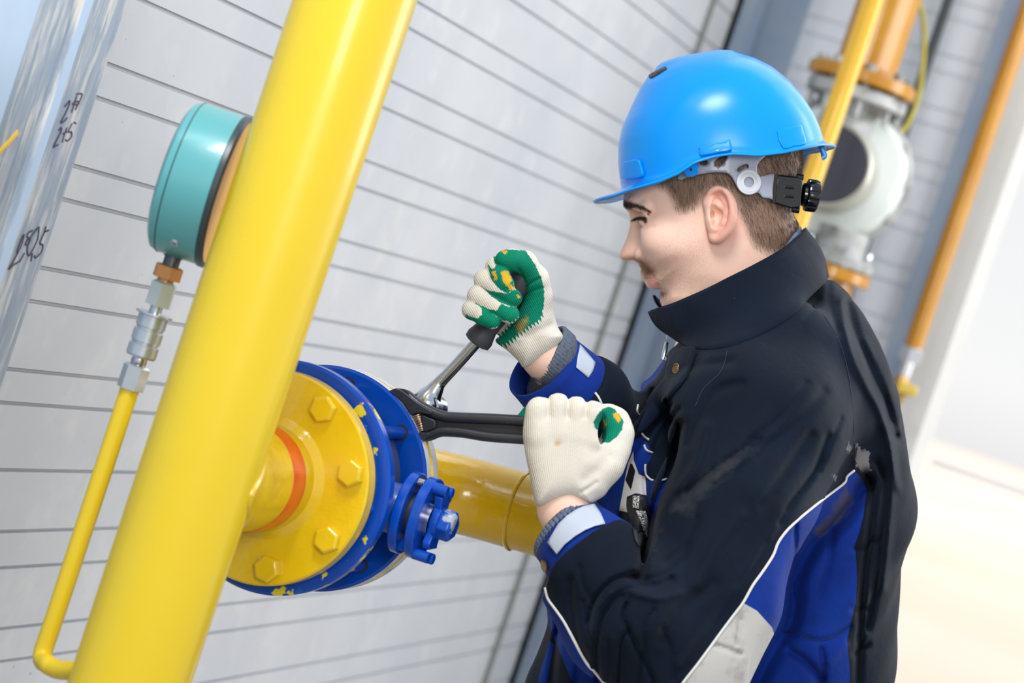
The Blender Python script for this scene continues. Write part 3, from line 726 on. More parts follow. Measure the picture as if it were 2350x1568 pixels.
# raised rim along both edges of the shank
rimU = [(380, 330), (500, 430), (640, 515), (790, 590), (900, 625), (1000, 640), (1300, 652), (1700, 668), (2060, 690), (2500, 722), (2900, 755), (3060, 785), (3120, 850)]
rimD = [(620, 930), (720, 905), (840, 858), (960, 850), (1200, 868), (1560, 925), (2065, 962), (2600, 995), (3000, 1005), (3090, 950), (3120, 850)]
mesh_obj('rim', *tube(crv(wl(rimU, WY-0.001), 5), 0.0056, 12), M_black, spanner)
mesh_obj('rim', *tube(crv(wl(rimD, WY-0.001), 5), 0.0056, 12), M_black, spanner)
head = [(130, 262), (165, 232), (230, 215), (330, 262), (430, 335), (540, 420), (650, 490), (760, 560), (720, 600), (600, 575), (500, 585), (440, 590), (375, 480), (300, 385)]
plate(head, WY-0.0005, 0.016, 'fixed_jaw', M_black, spanner, bevel=0.0022, sub=3)
low = [(595, 600), (690, 640), (800, 690), (800, 800), (700, 850), (630, 860), (600, 760)]
plate(low, WY+0.0, 0.013, 'worm_housing', M_blackweb, spanner, bevel=0.003, sub=3)
low2 = [(560, 880), (640, 870), (720, 895), (690, 945), (620, 985)]
plate(low2, WY-0.0005, 0.015, 'lower_shoulder', M_black, spanner, bevel=0.002, sub=3)
wa, wb = wl([(512, 610)], WY)[0], wl([(592, 850)], WY)[0]
ws = []
for i in range(60):
    t = i/59; ws.append((0.0052+0.0018*(1 if (t*7.2) % 1 < 0.5 else 0), np.linalg.norm(wb-wa)*t))
mesh_obj('worm_screw', *lathe(wa, wb-wa, [(0, 0)]+ws+[(0, ws[-1][1])], 20), mat('rusty_steel', (170, 150, 126), rough=0.35, metal=0.8, var=(120, (110, 76, 46), 0.5, 0.6)), spanner, smooth=25)

# ------------------------------------------------------------------ socket ratchet
QY = ey+0.036
ratchet = thing('socket_ratchet', 'chrome ratchet with a dark grip held upright in the green-palmed glove', 'ratchet', on_plane(985, 905, 1, QY))
rc = on_plane(977, 935, 1, QY); M_chr = mat('chrome_tool', (200, 204, 210), rough=0.14, metal=1.0, bump=(60, 0.03, 0.0004))
hp1 = on_plane(1097, 782, 1, QY); he = on_plane(1204, 634, 1, QY); sd_ = unit(he-hp1)
sp_ = [rc, on_plane(985, 915, 1, QY), on_plane(996, 898, 1, QY), on_plane(1008, 880, 1, QY), on_plane(1025, 862, 1, QY), on_plane(1050, 835, 1, QY), hp1]
mesh_obj('head', *merge(lathe(rc+Y*-0.010, Y, [(0, 0), (0.0155, 0), (0.0172, 0.0018), (0.0172, 0.018), (0.0155, 0.020), (0, 0.020)], 48)), M_chr, ratchet)
mesh_obj('shaft', *tube(crv(sp_, 5), np.interp(np.linspace(0, 1, 31), [0, .15, .32, .5, .65, 1], [0.0165, 0.0150, 0.0105, 0.0072, 0.0066, 0.0062]), 24, u0=Y), M_chr, ratchet)
mesh_obj('selector_disc', *lathe(rc-Y*0.0115, Y, [(0, -0.0008), (0.0105, -0.0008), (0.0118, 0.0004), (0.0118, 0.002)], 40), M_silver, ratchet)
mesh_obj('socket', *lathe(rc+Y*0.009, Y, [(0.010, 0), (0.0135, 0.001), (0.0145, 0.012), (0.0145, 0.022), (0.010, 0.022)], 32), M_chr, ratchet)
hl = np.linalg.norm(he-hp1)
gp = [(0, -0.004), (0.0105, -0.004), (0.0145, -0.002), (0.0150, 0.004), (0.0135, 0.009), (0.0118, 0.016), (0.0122, 0.026), (0.0135, 0.040), (0.0132, 0.07), (0.0135, hl-0.01), (0.0125, hl), (0.010, hl+0.006), (0, hl+0.008)]
mesh_obj('grip', *lathe(hp1, sd_, gp, 32), mat('grip_grey', (56, 57, 66), rough=0.55), ratchet)
# ------------------------------------------------------------------ the worker
M_skin = mat('skin', (246, 206, 186), rough=0.48, sss=0.12, spec=0.35, bump=(900, 0.10, 0.0003), var=[(30, (242, 192, 172), 0.5, 0.75)],
             masks=[('blush', (232, 164, 148), 60, 10, 22), ('lips', (222, 158, 146), 300, 2, 3.5), ('scalp', (138, 110, 92), 900, 16, 11), ('brow', (84, 64, 56), 900, 6, 3.5), ('lash', (74, 58, 52), 900, 3, 2.2), ('tache', (148, 104, 80), 900, 10, 9)],
             dust=None)
_m = M_skin; _nt = _m.node_tree
# short stubble as fine dark specks inside the beard area
def speckle(m, attr, scale, lo_, hi_, colour):
    nt = m.node_tree; N = nt.nodes; L = nt.links; B = N['Principled BSDF']
    src = B.inputs['Base Color'].links[0].from_socket
    tc = [n for n in N if n.type == 'TEX_COORD'][0]
    a = N.new('ShaderNodeAttribute'); a.attribute_name = attr
    v = N.new('ShaderNodeTexVoronoi'); v.inputs['Scale'].default_value = scale; L.new(tc.outputs['Object'], v.inputs['Vector'])
    r = N.new('ShaderNodeMapRange'); r.inputs[1].default_value = lo_; r.inputs[2].default_value = hi_; r.inputs[3].default_value = 1; r.inputs[4].default_value = 0
    L.new(v.outputs['Distance'], r.inputs[0])
    q = N.new('ShaderNodeMapRange'); q.inputs[1].default_value = 14; q.inputs[2].default_value = -22; L.new(a.outputs['Fac'], q.inputs[0])
    mu = N.new('ShaderNodeMath'); mu.operation = 'MULTIPLY'; L.new(r.outputs[0], mu.inputs[0]); L.new(q.outputs[0], mu.inputs[1])
    mx = N.new('ShaderNodeMix'); mx.data_type = 'RGBA'; L.new(mu.outputs[0], mx.inputs[0]); L.new(src, mx.inputs[6]); mx.inputs[7].default_value = srgb(*colour)
    L.new(mx.outputs[2], B.inputs['Base Color'])
speckle(M_skin, 'beard', 1050, 0.15, 0.36, (184, 143, 126))
NAVY = (10, 20, 34)
M_navy = mat('navy_cotton', NAVY, rough=0.8, spec=0.12, sheen=0.03, bump=(30, 0.35, 0.004, 9), var=[(7, (14, 27, 45), 0.45, 0.75), (26, (8, 16, 27), 0.5, 0.75)],
             masks=[('blue', (14, 50, 136), 0, 0, 0.8, (18, (8, 38, 112), 0.4, 0.7)), ('grey', (180, 178, 173), 0, 0, 0.8, (40, (150, 144, 136), 0.5, 0.75)),
                    ('white', (205, 203, 200), 0, 0, 0.8), ('net', (26, 28, 34), 0, 0, 0.8), ('stain', (112, 108, 108), 160, 26, 2), ('scuff', (44, 47, 54), 90, 55, 14), ('dirt', (66, 66, 92), 70, 46, 8)],
             dust=[(230, (110, 120, 135), 0.79, 0.81)])
M_navyp = mat('navy_cotton_trim', NAVY, rough=0.8, spec=0.12, sheen=0.03, bump=(30, 0.35, 0.004, 9), var=[(7, (14, 27, 45), 0.45, 0.75)], dust=[(230, (110, 120, 135), 0.79, 0.81)])
M_royal = mat('royal_cotton', (14, 50, 140), rough=0.78, spec=0.15, sheen=0.03, bump=(30, 0.35, 0.004, 9), var=[(16, (10, 40, 118), 0.42, 0.7)], dust=[(200, (120, 150, 210), 0.78, 0.81)])
M_reflect = mat('reflective_tape', (182, 192, 208), rough=0.45, spec=0.6, bump=(400, 0.1, 0.0003))
M_piping = mat('piping', (212, 210, 204), rough=0.7)
M_knitgrey = mat('grey_knit', (84, 96, 116), rough=0.9, bump=(500, 0.5, 0.0006), var=[(300, (120, 132, 150), 0.5, 0.7)])
M_bronze = mat('bronze_stud', (150, 120, 78), rough=0.35, metal=0.8)

pelvis = K(1640, 1720, 2.78)
foot = c2w(pelvis); foot[2] = 0.0
person = thing('person', 'man in a navy and royal blue work jacket bending over the valve with two wrenches', 'person', foot)

# ---- head and neck
DH = 2.785
VH = Vol((K(1400, 0, DH)[0], K(0, 860, DH)[1], -DH-0.115), (K(1900, 0, DH)[0], K(0, 120, DH)[1], -DH+0.115), 0.0013)
cy_ = lambda py: K(0, py, DH)[1]
cx_ = lambda px: K(px, 0, DH)[0]
face = [(1434, 400), (1432, 440), (1432, 468), (1440, 481), (1450, 490), (1458, 510), (1463, 540), (1466, 575), (1466, 592), (1465, 601), (1470, 616), (1475, 629), (1483, 636), (1488.5, 637.5),
        (1490.5, 643), (1489.5, 650), (1493.5, 657), (1503, 662.5), (1512, 665.5), (1515, 672), (1513.5, 684), (1517, 700), (1530, 722), (1552, 738), (1590, 752), (1625, 780), (1650, 850),
        (1790, 850), (1806, 700), (1822, 620), (1827, 560), (1826, 514), (1817, 488), (1828, 440), (1834, 400), (1836, 340), (1820, 250), (1770, 190), (1690, 158), (1600, 165), (1520, 205), (1462, 270), (1440, 330)]
def wface(x, y):
    w = np.interp(y, [cy_(850), cy_(740), cy_(650), cy_(600), cy_(540), cy_(470), cy_(380), cy_(250), cy_(150)], [0.058, 0.058, 0.061, 0.065, 0.0695, 0.0725, 0.0745, 0.068, 0.04])
    t = np.interp(x, [cx_(1430), cx_(1500), cx_(1560), cx_(1640), cx_(1760), cx_(1840)], [0.80, 0.90, 0.965, 1.0, 1.0, 0.93])
    return (w*t).astype(np.float32)
VH.slab(face, DH, wface, 0.062, 0.0, sub=3)
nose = [(1452, 470), (1450, 490), (1449, 505), (1444, 527), (1436.5, 551), (1427.5, 571), (1423.5, 583), (1424, 592), (1430, 597), (1443, 597.5), (1456, 596.5), (1468, 596), (1484, 588), (1484, 560), (1476, 520), (1466, 490)]
VH.slab(nose, DH, lambda x, y: np.interp(y, [cy_(600), cy_(575), cy_(540), cy_(490)], [0.0165, 0.0160, 0.0125, 0.0105]).astype(np.float32)+0*x, 0.0115, 0.011, sub=3)
for s in (1, -1):
    kz = lambda px, py, z: K(px, py, DH-s*z)
    VH.ell(kz(1508, 550, 0.0240), (0.0130, 0.019, 0.0135), 0.012)
    VH.ell(kz(1472, 583, 0.0160), (0.0088, 0.0078, 0.0088), 0.002)              # nostril wing
    VH.ell(kz(1457, 597, 0.0100), (0.0066, 0.0034, 0.0048), 0.0015, 'c')          # nostril
    VH.ell(kz(1456, 494, 0.039), (0.0105, 0.0075, 0.010), 0.020, 'c')            # eye socket
    VH.ell(kz(1474, 504, 0.0295), (0.0118, 0.0108, 0.0130), 0.009)               # eyeball under its lids
    VH.chain([kz(1448, 468, 0.012), kz(1456, 470, 0.034), kz(1480, 477, 0.050)], 0.0052, 0.010)   # brow ridge
    VH.ell(kz(1528, 552, 0.050), (0.018, 0.013, 0.0125), 0.03); VH.ell(kz(1462, 500, 0.0245), (0.0060, 0.0070, 0.007), 0.018, 'c')                    # cheekbone
    VH.ell(kz(1540, 490, 0.082), (0.028, 0.022, 0.012), 0.02, 'c')               # temple hollow
    VH.ell(kz(1575, 690, 0.066), (0.026, 0.012, 0.010), 0.02, 'c')               # below the cheek
VH.chain([K(1488, 629, DH-0.014), K(1484, 632, DH), K(1488, 629, DH+0.014)], 0.0050, 0.007)     # upper lip
VH.chain([K(1503, 651, DH-0.015), K(1496, 649.5, DH), K(1503, 651, DH+0.015)], 0.0058, 0.005)   # lower lip
for zr in ((DH-0.09, DH-0.004), (DH+0.004, DH+0.09)):
    VH.fold([(1484, 638.5), (1500, 640), (1514, 646)], 2.2, 0.0014, zr)              # mouth line
    VH.fold([(1482, 588), (1492, 602), (1505, 618), (1516, 634)], 7, 0.0006, zr)                  # cheek crease
    pass                               # wing crease
    VH.fold([(1462, 489), (1478, 487), (1490, 494)], 2.2, 0.0009, zr)                # lid fold
    VH.fold([(1457, 503), (1472, 499.5), (1484, 504)], 1.8, 0.0013, zr)              # lash line
    VH.fold([(1462, 516), (1476, 521), (1490, 517), (1500, 520)], 4, 0.0009, zr)                  # bag under the eye
# ears
for s in (1, -1):
    kz = lambda px, py, z: K(px, py, DH-s*z)
    E = lambda a, b, z: kz(1560+a/4.356, 330+b/4.356, z)
    VH.chain([E(330, 560, .074), E(400, 620, .076), E(400, 800, .076), E(360, 930, .074)], [0.010, 0.018, 0.014, 0.008], 0.006, sc=(1, 1, 1.6))
    hel = [E(300, 640, .074), E(292, 550, .078), E(310, 490, .081), (E(350, 462, .083)), E(410, 462, .085), E(470, 505, .088), E(515, 580, .090), E(533, 660, .091), E(526, 750, .090), E(496, 845, .087), E(446, 905, .084), E(400, 945, .080), E(352, 948, .077), E(326, 915, .075)]
    hel = crv(hel, 4)
    VH.chain(hel, np.interp(np.linspace(0, 13, len(hel)), range(14), [.0030, .0032, .0032, .0034, .0038, .0042, .0044, .0046, .0046, .0046, .0044, .0046, .0044, .003]).tolist(), 0.0022)
    VH.ell(E(395, 640, .093), (0.0100, 0.020, 0.016), 0.002, 'c')
    VH.ell(E(372, 720, .088), (0.0095, 0.015, 0.0145), 0.002, 'c')
    VH.chain([E(420, 530, .080), E(465, 600, .082), E(470, 700, .083), E(440, 790, .082), E(390, 850, .078)], [.0028, .0032, .0034, .0034, .003], 0.003)
    VH.chain([E(345, 585, .079), E(400, 625, .079), E(450, 668, .081)], [.0028, .0026, .0022], 0.003)
    VH.ell(E(303, 745, .077), (0.0042, 0.0075, 0.0060), 0.004)
    VH.ell(E(332, 712, .080), (0.0032, 0.0052, 0.012), 0.001, 'c')
HV, HQ = VH.mesh(1); HB = bvh_of(HV, HQ)

# ---- forearms, trunk and legs under the clothes
parts = [(HV, HQ)]
def vol_of(fn, lo, hi, h):
    v = Vol(lo, hi, h); fn(v); return v.mesh(1)
def near_arm(v):
    v.chain([K(1318, 1060, 2.445), K(1296, 1165, 2.447), K(1330, 1235, 2.44), K(1420, 1370, 2.42), K(1530, 1530, 2.42), K(1680, 1180, 2.52), K(1790, 900, 2.62)], [.024, .0262, .029, .038, .042, .048, .055], .01, sc=(1, 1, 1.15))
    for a in ((1240, 960), (1284, 955), (1326, 960), (1362, 966)): v.cone(K(a[0], a[1], 2.435), K(a[0], a[1]+15, 2.475), .006, .006, .004)
    v.cone(K(1300, 1040, 2.44), K(1320, 980, 2.44), .022, .018, .01)
    v.chain([K(1385, 1080, 2.44), K(1418, 1020, 2.447), K(1404, 962, 2.46)], [.01, .007, .006], .005)
def far_arm(v):
    v.chain([K(1225, 770, 2.56), K(1250, 815, 2.57), K(1300, 880, 2.60), K(1445, 1035, 2.73), K(1600, 1010, 2.87), K(1715, 890, 2.93)], [.022, .0238, .026, .030, .036, .045], .01)
    v.cone(K(1225, 740, 2.548), K(1230, 680, 2.545), .018, .014, .01)
    for a, b in (((1138, 612), (1160, 655)), ((1113, 640), (1175, 681)), ((1098, 678), (1165, 718)), ((1083, 710), (1125, 733))): v.cone(K(*a, 2.515), K(*b, 2.503), .0055, .005, .003)
    v.chain([K(1225, 660, 2.53), K(1215, 615, 2.52), K(1160, 594, 2.508)], [.007, .006, .005], .004)
def bx(P, m):
    P = np.array(P); return P.min(0)-m, P.max(0)+m
lo, hi = bx([K(1180, 880, 2.4), K(1880, 1640, 2.7)], .03); parts.append(vol_of(near_arm, lo, hi, .0032))
lo, hi = bx([K(1060, 560, 2.45), K(1720, 1080, 3.02)], .03); parts.append(vol_of(far_arm, lo, hi, .0035))
def toW(v): return c2w(v)
up_c = UP  # world up expressed through the camera basis
zc = np.array([RT[2], UP[2], -FW[2]])                 # world +Z in camera coordinates
side_c = unit(np.cross(zc, np.array([-1.0, 0.0, 0.0]))); side_c = unit(side_c)   # towards / away from the viewer
if side_c[2] < 0: side_c = -side_c
front_c = unit(np.cross(zc, side_c)); front_c = front_c if front_c[0] < 0 else -front_c
pz = c2w(pelvis)[2]
def trunk(v):
    v.chain([K(1730, 680, 2.785), K(1730, 830, 2.785), K(1680, 1150, 2.785), K(1640, 1500, 2.785), pelvis], [.04, .085, .09, .095, .115], .05, sc=(1, 1, .8))
    v.cone(K(1770, 870, 2.66), K(1730, 880, 2.92), .045, .045, .04)
def legs(v, r=1.0, k=.03, shoe=True):
    for s in (1, -1):
        hp = pelvis+side_c*0.085*s; kn = pelvis-zc*(pz-0.50)+side_c*0.10*s+front_c*0.03; an = pelvis-zc*(pz-0.09)+side_c*0.11*s-front_c*0.01
        v.chain([hp, kn, an], [.088*r, .058*r, .042*r*r], k)
        if shoe: v.cone(an-zc*.045-front_c*.02, an-zc*.052+front_c*.15, .040, .034, .02)
LG = [pelvis-zc*(pz), pelvis+zc*0.1]
lo, hi = bx(LG+[K(1740, 560, 2.78), K(1500, 1000, 2.6), K(2000, 1000, 3.0)], .22)
parts.append(vol_of(lambda v: (trunk(v), legs(v)), lo, hi, .012))
BV, BF = merge(*[(a, b) for a, b in parts])
zones = dict(
    scalp=[([(1470, 300), (1508, 425), (1522, 432), (1531, 436), (1541, 452), (1552, 478), (1563, 486), (1576, 484), (1592, 476), (1603, 467), (1612, 448), (1624, 437), (1645, 430), (1668, 436), (1684, 458), (1695, 485), (1704, 503), (1712, 525), (1722, 545), (1733, 566), (1758, 578), (1790, 582), (1812, 566), (1870, 520), (1880, 300), (1700, 100)], (2.6, 3.0))],
    beard=[([(1500, 560), (1560, 510), (1600, 500), (1622, 540), (1640, 580), (1640, 640), (1600, 700), (1540, 760), (1490, 720), (1500, 660), (1508, 620)], (2.6, 3.0))],
    tache=[([(1463, 598), (1480, 594), (1494, 606), (1504, 624), (1500, 633), (1486, 632), (1474, 625)], (2.6, 3.0)), ([(1508, 668), (1530, 668), (1534, 676), (1520, 684), (1508, 682)], (2.6, 3.0))],
    brow=[([(1430, 459), (1442, 462), (1462, 468), (1478, 474), (1494, 487), (1476, 483), (1458, 478), (1442, 480), (1430, 476)], (2.6, 3.0))],
    lash=[([(1453, 502), (1462, 498), (1474, 497), (1483, 499), (1486, 510), (1481, 515), (1475, 508), (1462, 505)], (2.6, 3.0))],
    lips=[([(1484, 640), (1500, 641), (1514, 647), (1512, 658), (1500, 662), (1488, 656)], (2.6, 3.0))],
    blush=[([(1622, 440), (1650, 428), (1680, 450), (1690, 490), (1680, 530), (1650, 555), (1630, 540), (1660, 500), (1655, 465), (1630, 460)], (2.6, 2.74)), ([(1424, 580), (1432, 575), (1440, 592), (1428, 596)], (2.6, 3.0))])
BVa = np.asarray(BV); A_ = masks_for(BVa, zones)
body = mesh_obj('body', toW(BVa), BF, M_skin, person, smooth=True, attrs=A_)

# ---- hair, brows, lashes, moustache
def strands(name, seeds, m, w0):
    V = []; F = []
    for p, d1, d2, L in seeds:   # root, first and second direction, length
        a = unit(d1); b = unit(d2); q = [p, p+a*L*0.5, p+a*L*0.5+b*L*0.5]
        sd1 = unit(np.cross(a, (0.1, 0.2, 1))); nn = np.cross(sd1, a)
        n0 = len(V)
        for c, w in ((q[0], w0), (q[1], w0*0.8)):
            for t in range(3): V.append(c+w*(cos(2.09*t)*sd1+sin(2.09*t)*nn))
        V.append(q[2])
        for t in range(3):
            u = (t+1) % 3; F.append((n0+t, n0+u, n0+3+u, n0+3+t)); F.append((n0+3+t, n0+3+u, n0+6))
    return mesh_obj(name, toW(np.array(V)), F, m, person, smooth=True)
M_hair = mat('brown_hair', (112, 90, 74), rough=0.42, spec=0.6, var=[(330, (78, 60, 50), 0.42, 0.6), (500, (176, 150, 130), 0.52, 0.66)])
M_brow = mat('dark_brow_hair', (62, 48, 42), rough=0.5)
seeds = []
zo = np.array(zones['scalp'][0][0], float)
tri = HV[HQ].mean(1); nrm = np.cross(HV[HQ[:, 1]]-HV[HQ[:, 0]], HV[HQ[:, 3]]-HV[HQ[:, 0]]); nrm /= np.linalg.norm(nrm, axis=1)[:, None]+1e-12
if (nrm[:, 2]*np.sign(tri[:, 2]+DH)).mean() < 0: nrm = -nrm
u_, v_ = px_of(tri)
# mirrored position for the far side of the head
mir = tri.copy(); far = tri[:, 2] < -DH; mir[far, 2] = -2*DH-tri[far, 2]
um, vm = px_of(mir); um = np.where(far, u_, um); sdv = poly_sdf(zo, um, vm)
earbox = (u_ > 1618) & (u_ < 1692) & (v_ > 428) & (v_ < 560) & (np.abs(tri[:, 2]+DH) > 0.069)
cand = np.where((sdv < 1) & (v_ > 330) & ~earbox)[0]
pick = RNG.choice(cand, 13000)
for i in pick:
    p = tri[i]+RNG.normal(size=3)*0.0006; n = nrm[i]; px, py = um[i], vm[i]
    edge = -sdv[i]
    if edge < 7 and RNG.random() > 0.35+edge*0.08: continue
    if px < 1625: fl = np.array([0.16-0.004*(px-1560), -1.0, 0.0])
    else: fl = np.array([0.42-0.0010*(py-400), -1.0, 0.0])
    fl = unit(fl+RNG.normal(size=3)*0.13); fl = unit(fl-n*(fl@n)*0.95)
    L = np.interp(py, [380, 440, 520, 585], [0.014, 0.0125, 0.0105, 0.0065])*(0.7+0.5*RNG.random())
    if px < 1620: L *= 0.8
    seeds.append((p-n*0.0008, fl+n*0.17, fl+n*0.02, L))
hair = strands('hair', seeds, M_hair, 0.00015)
def along(pts, cnt, jit, L, ang, rngz=None):
    out = []; P = crv(pts, 8)
    for _ in range(cnt):
        c = P[RNG.integers(len(P))]; px, py = c[0]+RNG.normal()*jit[0], c[1]+RNG.normal()*jit[1]
        h, n = hit(HB, px, py)
        if h is None: continue
        d = unit(np.array([cos(ang), sin(ang), 0])+RNG.normal(size=3)*0.15); d = unit(d-n*(d@n))
        out.append((h, d+n*0.25, d, L*(0.6+0.7*RNG.random())))
    return out
sb = along([(1434, 467), (1440, 469), (1447, 470)], 150, (2.2, 4.2), 0.0046, radians(-25))+along([(1447, 470), (1462, 473), (1478, 479), (1490, 486)], 130, (1.5, 2.0), 0.0038, radians(-28))
for q in range(40):   # brow hairs standing off the profile
    sb.append((K(1434+RNG.normal()*1.5, 467+RNG.normal()*3.5, DH-0.012+RNG.normal()*0.008), np.array([-0.6, -0.5+0.4*RNG.random(), 0.2]), np.array([0.2, -1, 0.1]), 0.0028))
strands('eyebrow', sb, M_brow, 0.00015)
sl = along([(1457, 503), (1466, 500), (1478, 500.5)], 120, (1.4, 1.0), 0.0062, radians(-150))
strands('eyelashes', sl, M_brow, 0.00013)
st = along([(1470, 604), (1476, 612), (1484, 616), (1478, 622), (1492, 624)], 200, (5, 6), 0.0036, radians(-75))
st += along([(1512, 672), (1522, 676)], 80, (5, 4), 0.003, radians(-75))
strands('moustache', st, mat('moustache_hair', (150, 112, 84), rough=0.5), 0.00016)

# ---- trousers and boots (below the picture) so that he stands on the floor
lo, hi = bx(LG, .26)
TV, TQ = vol_of(lambda v: (legs(v, 1.18, .03, False), v.cone(pelvis+zc*.02, pelvis-zc*.05, .145, .13, .05, sc=(1, 1, .85))), lo, hi, .012)
mesh_obj('trousers', toW(TV), TQ, M_royal, person, smooth=True)
for s in (1, -1):
    an = pelvis-zc*(pz-0.09)+side_c*0.11*s-front_c*0.01
    lo, hi = bx([an-zc*.09, an+zc*.1, an+front_c*.2, an-front_c*.05], .06)
    sv = Vol(lo, hi, .006); sv.chain([an+zc*.08, an-zc*.035, an-zc*.048+front_c*.16], [.054, .052, .044], .02)
    sv.cut(an-zc*.085, -zc, .01); a, b = sv.mesh(1); mesh_obj('boot', toW(a), b, M_dark, person, smooth=True)

# ---- jacket
torso = [(1620, 745), (1560, 780), (1540, 800), (1527, 828), (1498, 866), (1474, 882), (1480, 904), (1452, 937), (1425, 975), (1395, 1035), (1370, 1100), (1344, 1180), (1308, 1270), (1270, 1355), (1259, 1400), (1262, 1440), (1235, 1510), (1212, 1568), (1190, 1660), (1185, 1800),
         (1600, 1830), (1960, 1790), (2003, 1660), (2026, 1568), (2043, 1480), (2056, 1380), (2066, 1280), (2076, 1160), (2078, 1070), (2065, 980), (2045, 890), (2011, 785), (1962, 694), (1905, 632), (1850, 640), (1760, 690)]
VJ = Vol((K(1170, 0, 2.9)[0], K(0, 1830, 2.9)[1], -3.07), (K(2110, 0, 2.9)[0], K(0, 560, 2.9)[1], -2.34), 0.0023)
DT = 2.79
def wt(x, y):
    cy = lambda py: K(0, py, DT)[1]
    return (np.interp(y, [cy(1800), cy(1400), cy(1100), cy(900), cy(780), cy(680), cy(600)], [0.19, 0.185, 0.19, 0.19, 0.17, 0.13, 0.09])+0*x).astype(np.float32)
VJ.slab(torso, DT, wt, 0.17, 0.0, sub=3)
VJ.chain([K(1785, 868, 2.655), K(1735, 1000, 2.575), K(1672, 1190, 2.515), K(1622, 1390, 2.475), K(1565, 1560, 2.455)], [.086, .083, .075, .073, .072], .045)
VJ.chain([K(1565, 1570, 2.455), K(1440, 1405, 2.42), K(1352, 1298, 2.43), K(1312, 1240, 2.445)], [.074, .0610, .0505, .0435], .03)
VJ.chain([K(1715, 885, 2.93), K(1590, 1010, 2.86), K(1445, 1030, 2.72), K(1330, 925, 2.615), K(1296, 890, 2.600)], [.085, .062, .050, .0455, .0425], .03)
VJ.cone(K(1720, 860, 2.70), K(1680, 890, 2.68), .065, .055, .06)
def endcut(c, n, rad):
    sl, x, y, z = VJ.reg(np.asarray(c)-rad, np.asarray(c)+rad)
    d = (x-c[0])*n[0]+(y-c[1])*n[1]+(z-c[2])*n[2]; r2 = np.sqrt((x-c[0])**2+(y-c[1])**2+(z-c[2])**2)
    VJ.F[sl] = np.where(r2 < rad, np.maximum(VJ.F[sl], d), VJ.F[sl]).astype(np.float32)
nn_ = unit((-.60, .62, -.42)); c0 = K(1305, 1222, 2.452); nf = unit((-.62, .62, .46)); f0 = K(1243, 836, 2.587)
endcut(c0-nn_*.036, nn_, .085); endcut(f0-nf*.049, nf, .075)
# armpit pocket between sleeve and back
VJ.fold([(1985, 1110), (1930, 1190), (1860, 1260), (1826, 1330), (1815, 1420), (1770, 1500), (1720, 1600)], 22, 0.020, (2.40, 2.75))
VJ.fold([(1560, 975), (1545, 1060), (1510, 1150), (1486, 1230), (1478, 1290)], 12, 0.012, (2.40, 2.72))
VJ.fold([(1490, 1180), (1478, 1260), (1470, 1320), (1450, 1322)], 10, 0.012, (2.36, 2.66))
# elbow creases
for pts, w, a in [([(1456, 1322), (1420, 1326), (1385, 1350), (1362, 1385), (1350, 1430)], 7, .006), ([(1430, 1368), (1400, 1390), (1380, 1430), (1368, 1500), (1372, 1568)], 8, .006),
                  ([(1438, 1385), (1430, 1420), (1442, 1445), (1425, 1475), (1418, 1568)], 6, .006), ([(1442, 1445), (1460, 1490), (1486, 1530), (1500, 1568)], 6, .006),
                  ([(1310, 1330), (1312, 1400), (1325, 1470), (1350, 1520)], 10, .003), ([(1470, 1500), (1465, 1580)], 9, .004), ([(1540, 1330), (1500, 1345), (1462, 1330)], 14, .005), ([(1640, 1340), (1560, 1400), (1520, 1470)], 18, .003),
                  ([(1450, 1360), (1510, 1375), (1560, 1360)], 10, -.003), ([(1400, 1360), (1372, 1400), (1360, 1460)], 8, -.003),
                  ([(1890, 900), (1820, 980), (1740, 1040)], 16, .003), ([(1740, 1010), (1690, 1045), (1640, 1080), (1580, 1130)], 11, .0045), ([(1735, 1035), (1690, 1065), (1640, 1100)], 10, -.004),
                  ([(1900, 1000), (1870, 1080), (1820, 1150), (1790, 1200)], 9, .005), ([(1860, 1000), (1800, 1090), (1750, 1160)], 14, .003), ([(1700, 1180), (1640, 1260), (1600, 1340)], 18, -.003), ([(1800, 1180), (1720, 1300), (1640, 1420), (1560, 1530)], 10, -.0025),
                  ([(1700, 880), (1640, 900), (1600, 960), (1580, 1020)], 14, .004), ([(1620, 980), (1600, 1060), (1560, 1120)], 16, -.005), ([(1560, 940), (1520, 990), (1500, 1040)], 10, .004)]:
    VJ.fold(pts, w*0.8, a*1.35, (2.30, 2.70))
